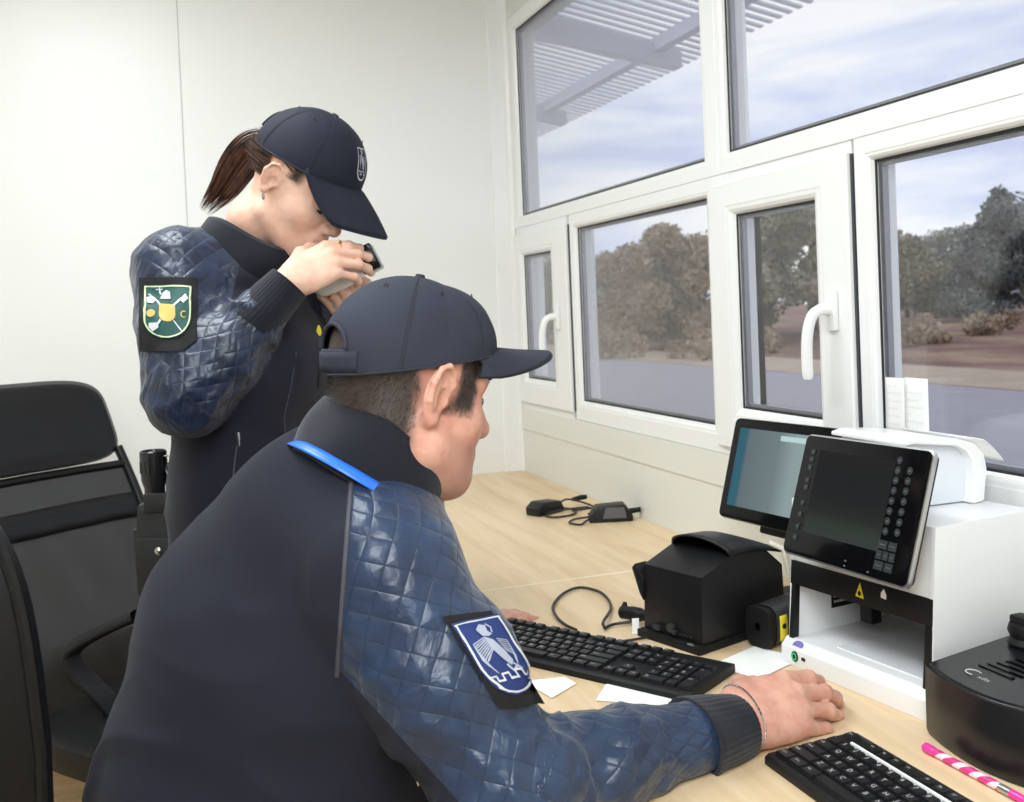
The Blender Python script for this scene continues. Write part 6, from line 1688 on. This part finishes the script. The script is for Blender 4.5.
# mesh chair: local +x is where it faces, origin on the floor under the seat
fc = rt*.86-np.array([fw[0], fw[1], 0])*.51; fc[2] = 0; fc = nrm(fc); rzc = math.atan2(fc[1], fc[0])
bpos = at(88, 590, 2.20)                        # middle of the backrest
seatc = bpos+fc*.30
t = thing('office_chair', 'black mesh backed office chair with a padded headrest, by the white wall', 'chair', (seatc[0], seatc[1], 0), rzc)
base_star(t, .055)
b = MB(); b.box((-.12, -.09, .40), (.12, .09, .44), bevel=.008); b.build('seat_mechanism', M_frame, t)
def cushion(sx, sy, z0, z1, n=3.2):
    b = MB(); K = 40; V = []; Fs = []; lv_ = [(.90, z0), (.985, z0+.012), (1.0, (z0+z1)/2), (.985, z1-.014), (.93, z1-.003), (.70, z1+.004), (.35, z1-.002), (.02, z1-.004)]
    for s, z in lv_:
        for k in range(K):
            a = 2*PI*k/K; c, s2 = math.cos(a), math.sin(a); V.append((sx*s*abs(c)**(2/n)*math.copysign(1, c), sy*s*abs(s2)**(2/n)*math.copysign(1, s2), z-(.02 if c > .8 and s > .8 else 0)))
    for i in range(len(lv_)-1):
        for k in range(K): Fs.append((i*K+k, i*K+(k+1) % K, (i+1)*K+(k+1) % K, (i+1)*K+k))
    Fs += [tuple(range(K-1, -1, -1)), tuple(range((len(lv_)-1)*K, len(lv_)*K))]; return b.add(V, Fs, True)
cushion(.245, .25, .44, .515).build('seat', M_leather, t)
RC = math.radians(25)
def bk(y, h, off=0): # point of the backrest at height h above the seat top; reclined and curved
    x = -.225-h*math.tan(RC)+.035*math.exp(-((h-.16)/.12)**2)-.03*(1-(y/.24)**2)+.008*math.sin(7*h+16*y)*math.sin(34*y+1+4*h)*math.exp(-((h-.24)/.20)**2); return (x+off, y, .46+h)

def half(h): return .205+.030*math.exp(-((h-.40)/.22)**2)-.02*math.exp(-((h-.0)/.08)**2)
b = MB(); b.grid(lambda u, v: bk((2*u-1)*(half(.02+v*.46)-.008), .02+v*.46), 24, 24); b.build('mesh_back', M_mesh, t)
b = MB()
for sg in (-1, 1): b.tube([bk(sg*half(h), h) for h in np.linspace(.0, .52, 14)], .011, 10)
b.tube([bk(y, .0) for y in np.linspace(-half(0), half(0), 10)], .013, 10); b.tube([bk(y, .48) for y in np.linspace(-half(.48), half(.48), 10)], .010, 10); b.build('back_frame', M_frame, t)
b = MB(); b.grid(lambda u, v: bk((2*u-1)*(half(.36+.055*v)-.004), .36+.055*v, .008), 20, 4); o = b.build('lumbar_band', M_leather, t); solid('l', o.data, .004)
def pad(u, v):
    a = 2*PI*u; c, s2 = math.cos(a), math.sin(a); p = .42; yy = (.236)*abs(c)**p*math.copysign(1, c)*(1-.0*v); hh = .590+.100*abs(s2)**p*math.copysign(1, s2)
    k = [(.0, -.022), (.55, -.026), (.9, -.020), (1.0, 0), (.92, .022), (.6, .032), (.0, .034)]; q = v*6; i = min(5, int(q)); f = q-i; s = k[i][0]*(1-f)+k[i+1][0]*f; x = k[i][1]*(1-f)+k[i+1][1]*f
    return bk(yy*max(s, .01), .590+(hh-.590)*max(s, .01), x)
b = MB(); b.grid(pad, 48, 25, True); b.build('headrest', M_leather, t)
iw = MW[t].inverted()
near = [iw @ Vector(at(*q)) for q in ((140, 614, 1.98), (108, 628, 1.98), (82, 642, 1.98), (71, 652, 1.98), (72, 662, 1.98), (84, 678, 1.985), (104, 698, 1.99), (124, 722, 2.0))]
dy = 2*max(abs(p.y) for p in near)
for k in (0, 1):
    pts = bez([(p.x, p.y+(dy if k else 0), p.z) for p in near], 5); b = MB()
    def arm_(u, v, pts=pts):
        q = v*(len(pts)-1); i = min(len(pts)-2, int(q)); p = pts[i]*(1-(q-i))+pts[i+1]*(q-i); tg = nrm(pts[i+1]-pts[i]); sd = np.array([0, 1.0, 0]); up_ = nrm(np.cross(tg, sd)); a = 2*PI*u
        c, s2 = math.cos(a), math.sin(a); return p+sd*.022*abs(c)**.6*math.copysign(1, c)+up_*.011*abs(s2)**.6*math.copysign(1, s2)
    b.grid(arm_, 20, 36, True); b.tube([pts[-1], (-.02, pts[-1][1]*.8, .385), (0, pts[-1][1]*.3, .375)], .012, 10); b.build('armrest', M_armp, t)
# leather chair the man sits on
fl = nrm(np.array([.64, .77, 0])); rzl = math.atan2(fl[1], fl[0])
edge = at(38, 700, .90)                          # where the right edge of the backrest shows
rgt = np.array([fl[1], -fl[0], 0]); WB = .255
bc = edge-rgt*WB; sc_ = bc+fl*.27
t = thing('office_chair', 'black leather office chair with a stitched edge behind the seated man', 'chair', (sc_[0], sc_[1], 0), rzl)
base_star(t, .055)
b = MB(); b.box((-.12, -.09, .355), (.12, .09, .395), bevel=.008); b.build('seat_mechanism', M_frame, t)
cushion(.25, .255, .395, .445).build('seat', M_leather, t)
def lb(u, v):
    a = 2*PI*u; c, s2 = math.cos(a), math.sin(a); p = .50; hh = .26
    k = [(.0, .040), (.6, .040), (.93, .030), (1.0, 0), (.93, -.030), (.6, -.040), (.0, -.042)]; q = v*6; i = min(5, int(q)); f = q-i; s = k[i][0]*(1-f)+k[i+1][0]*f; x = k[i][1]*(1-f)+k[i+1][1]*f
    y = WB*abs(c)**p*math.copysign(1, c)*max(s, .01); h = hh*abs(s2)**p*math.copysign(1, s2)*max(s, .01); y *= 1-.10*max(0, -h)/hh
    return (-.27-.02*(h/hh)+x, y, .90+h)
b = MB(); b.grid(lb, 72, 31, True); b.build('backrest', M_leather, t)
b = MB()
for vv in (.715, .735):
    for k in range(150): 
        p, q = Vector(lb(k/150, vv)), Vector(lb((k+.6)/150, vv)); n2 = Vector((-1, 0, .0)); b.tube([p+n2*.001, q+n2*.001], .0011, 4)
b.build('stitching', M_stitch, t)
b = MB(); b.tube([lb(k/90, .5) for k in range(90)], .006, 8, closed=True); b.build('piping', M_leather, t)
b = MB(); b.tube(bez([(-.02, 0, .37), (-.20, 0, .38), (-.29, 0, .50), (-.295, 0, .75)], 5), .022, 10); b.build('back_bracket', M_frame, t)
for sg in (-1, 1):
    b = MB(); b.tube(bez([(-.02, sg*.24, .38), (-.02, sg*.29, .42), (-.05, sg*.295, .55), (-.10, sg*.295, .60), (-.20, sg*.28, .62), (-.27, sg*.25, .62)], 5), .014, 10); b.build('armrest', M_armp, t)
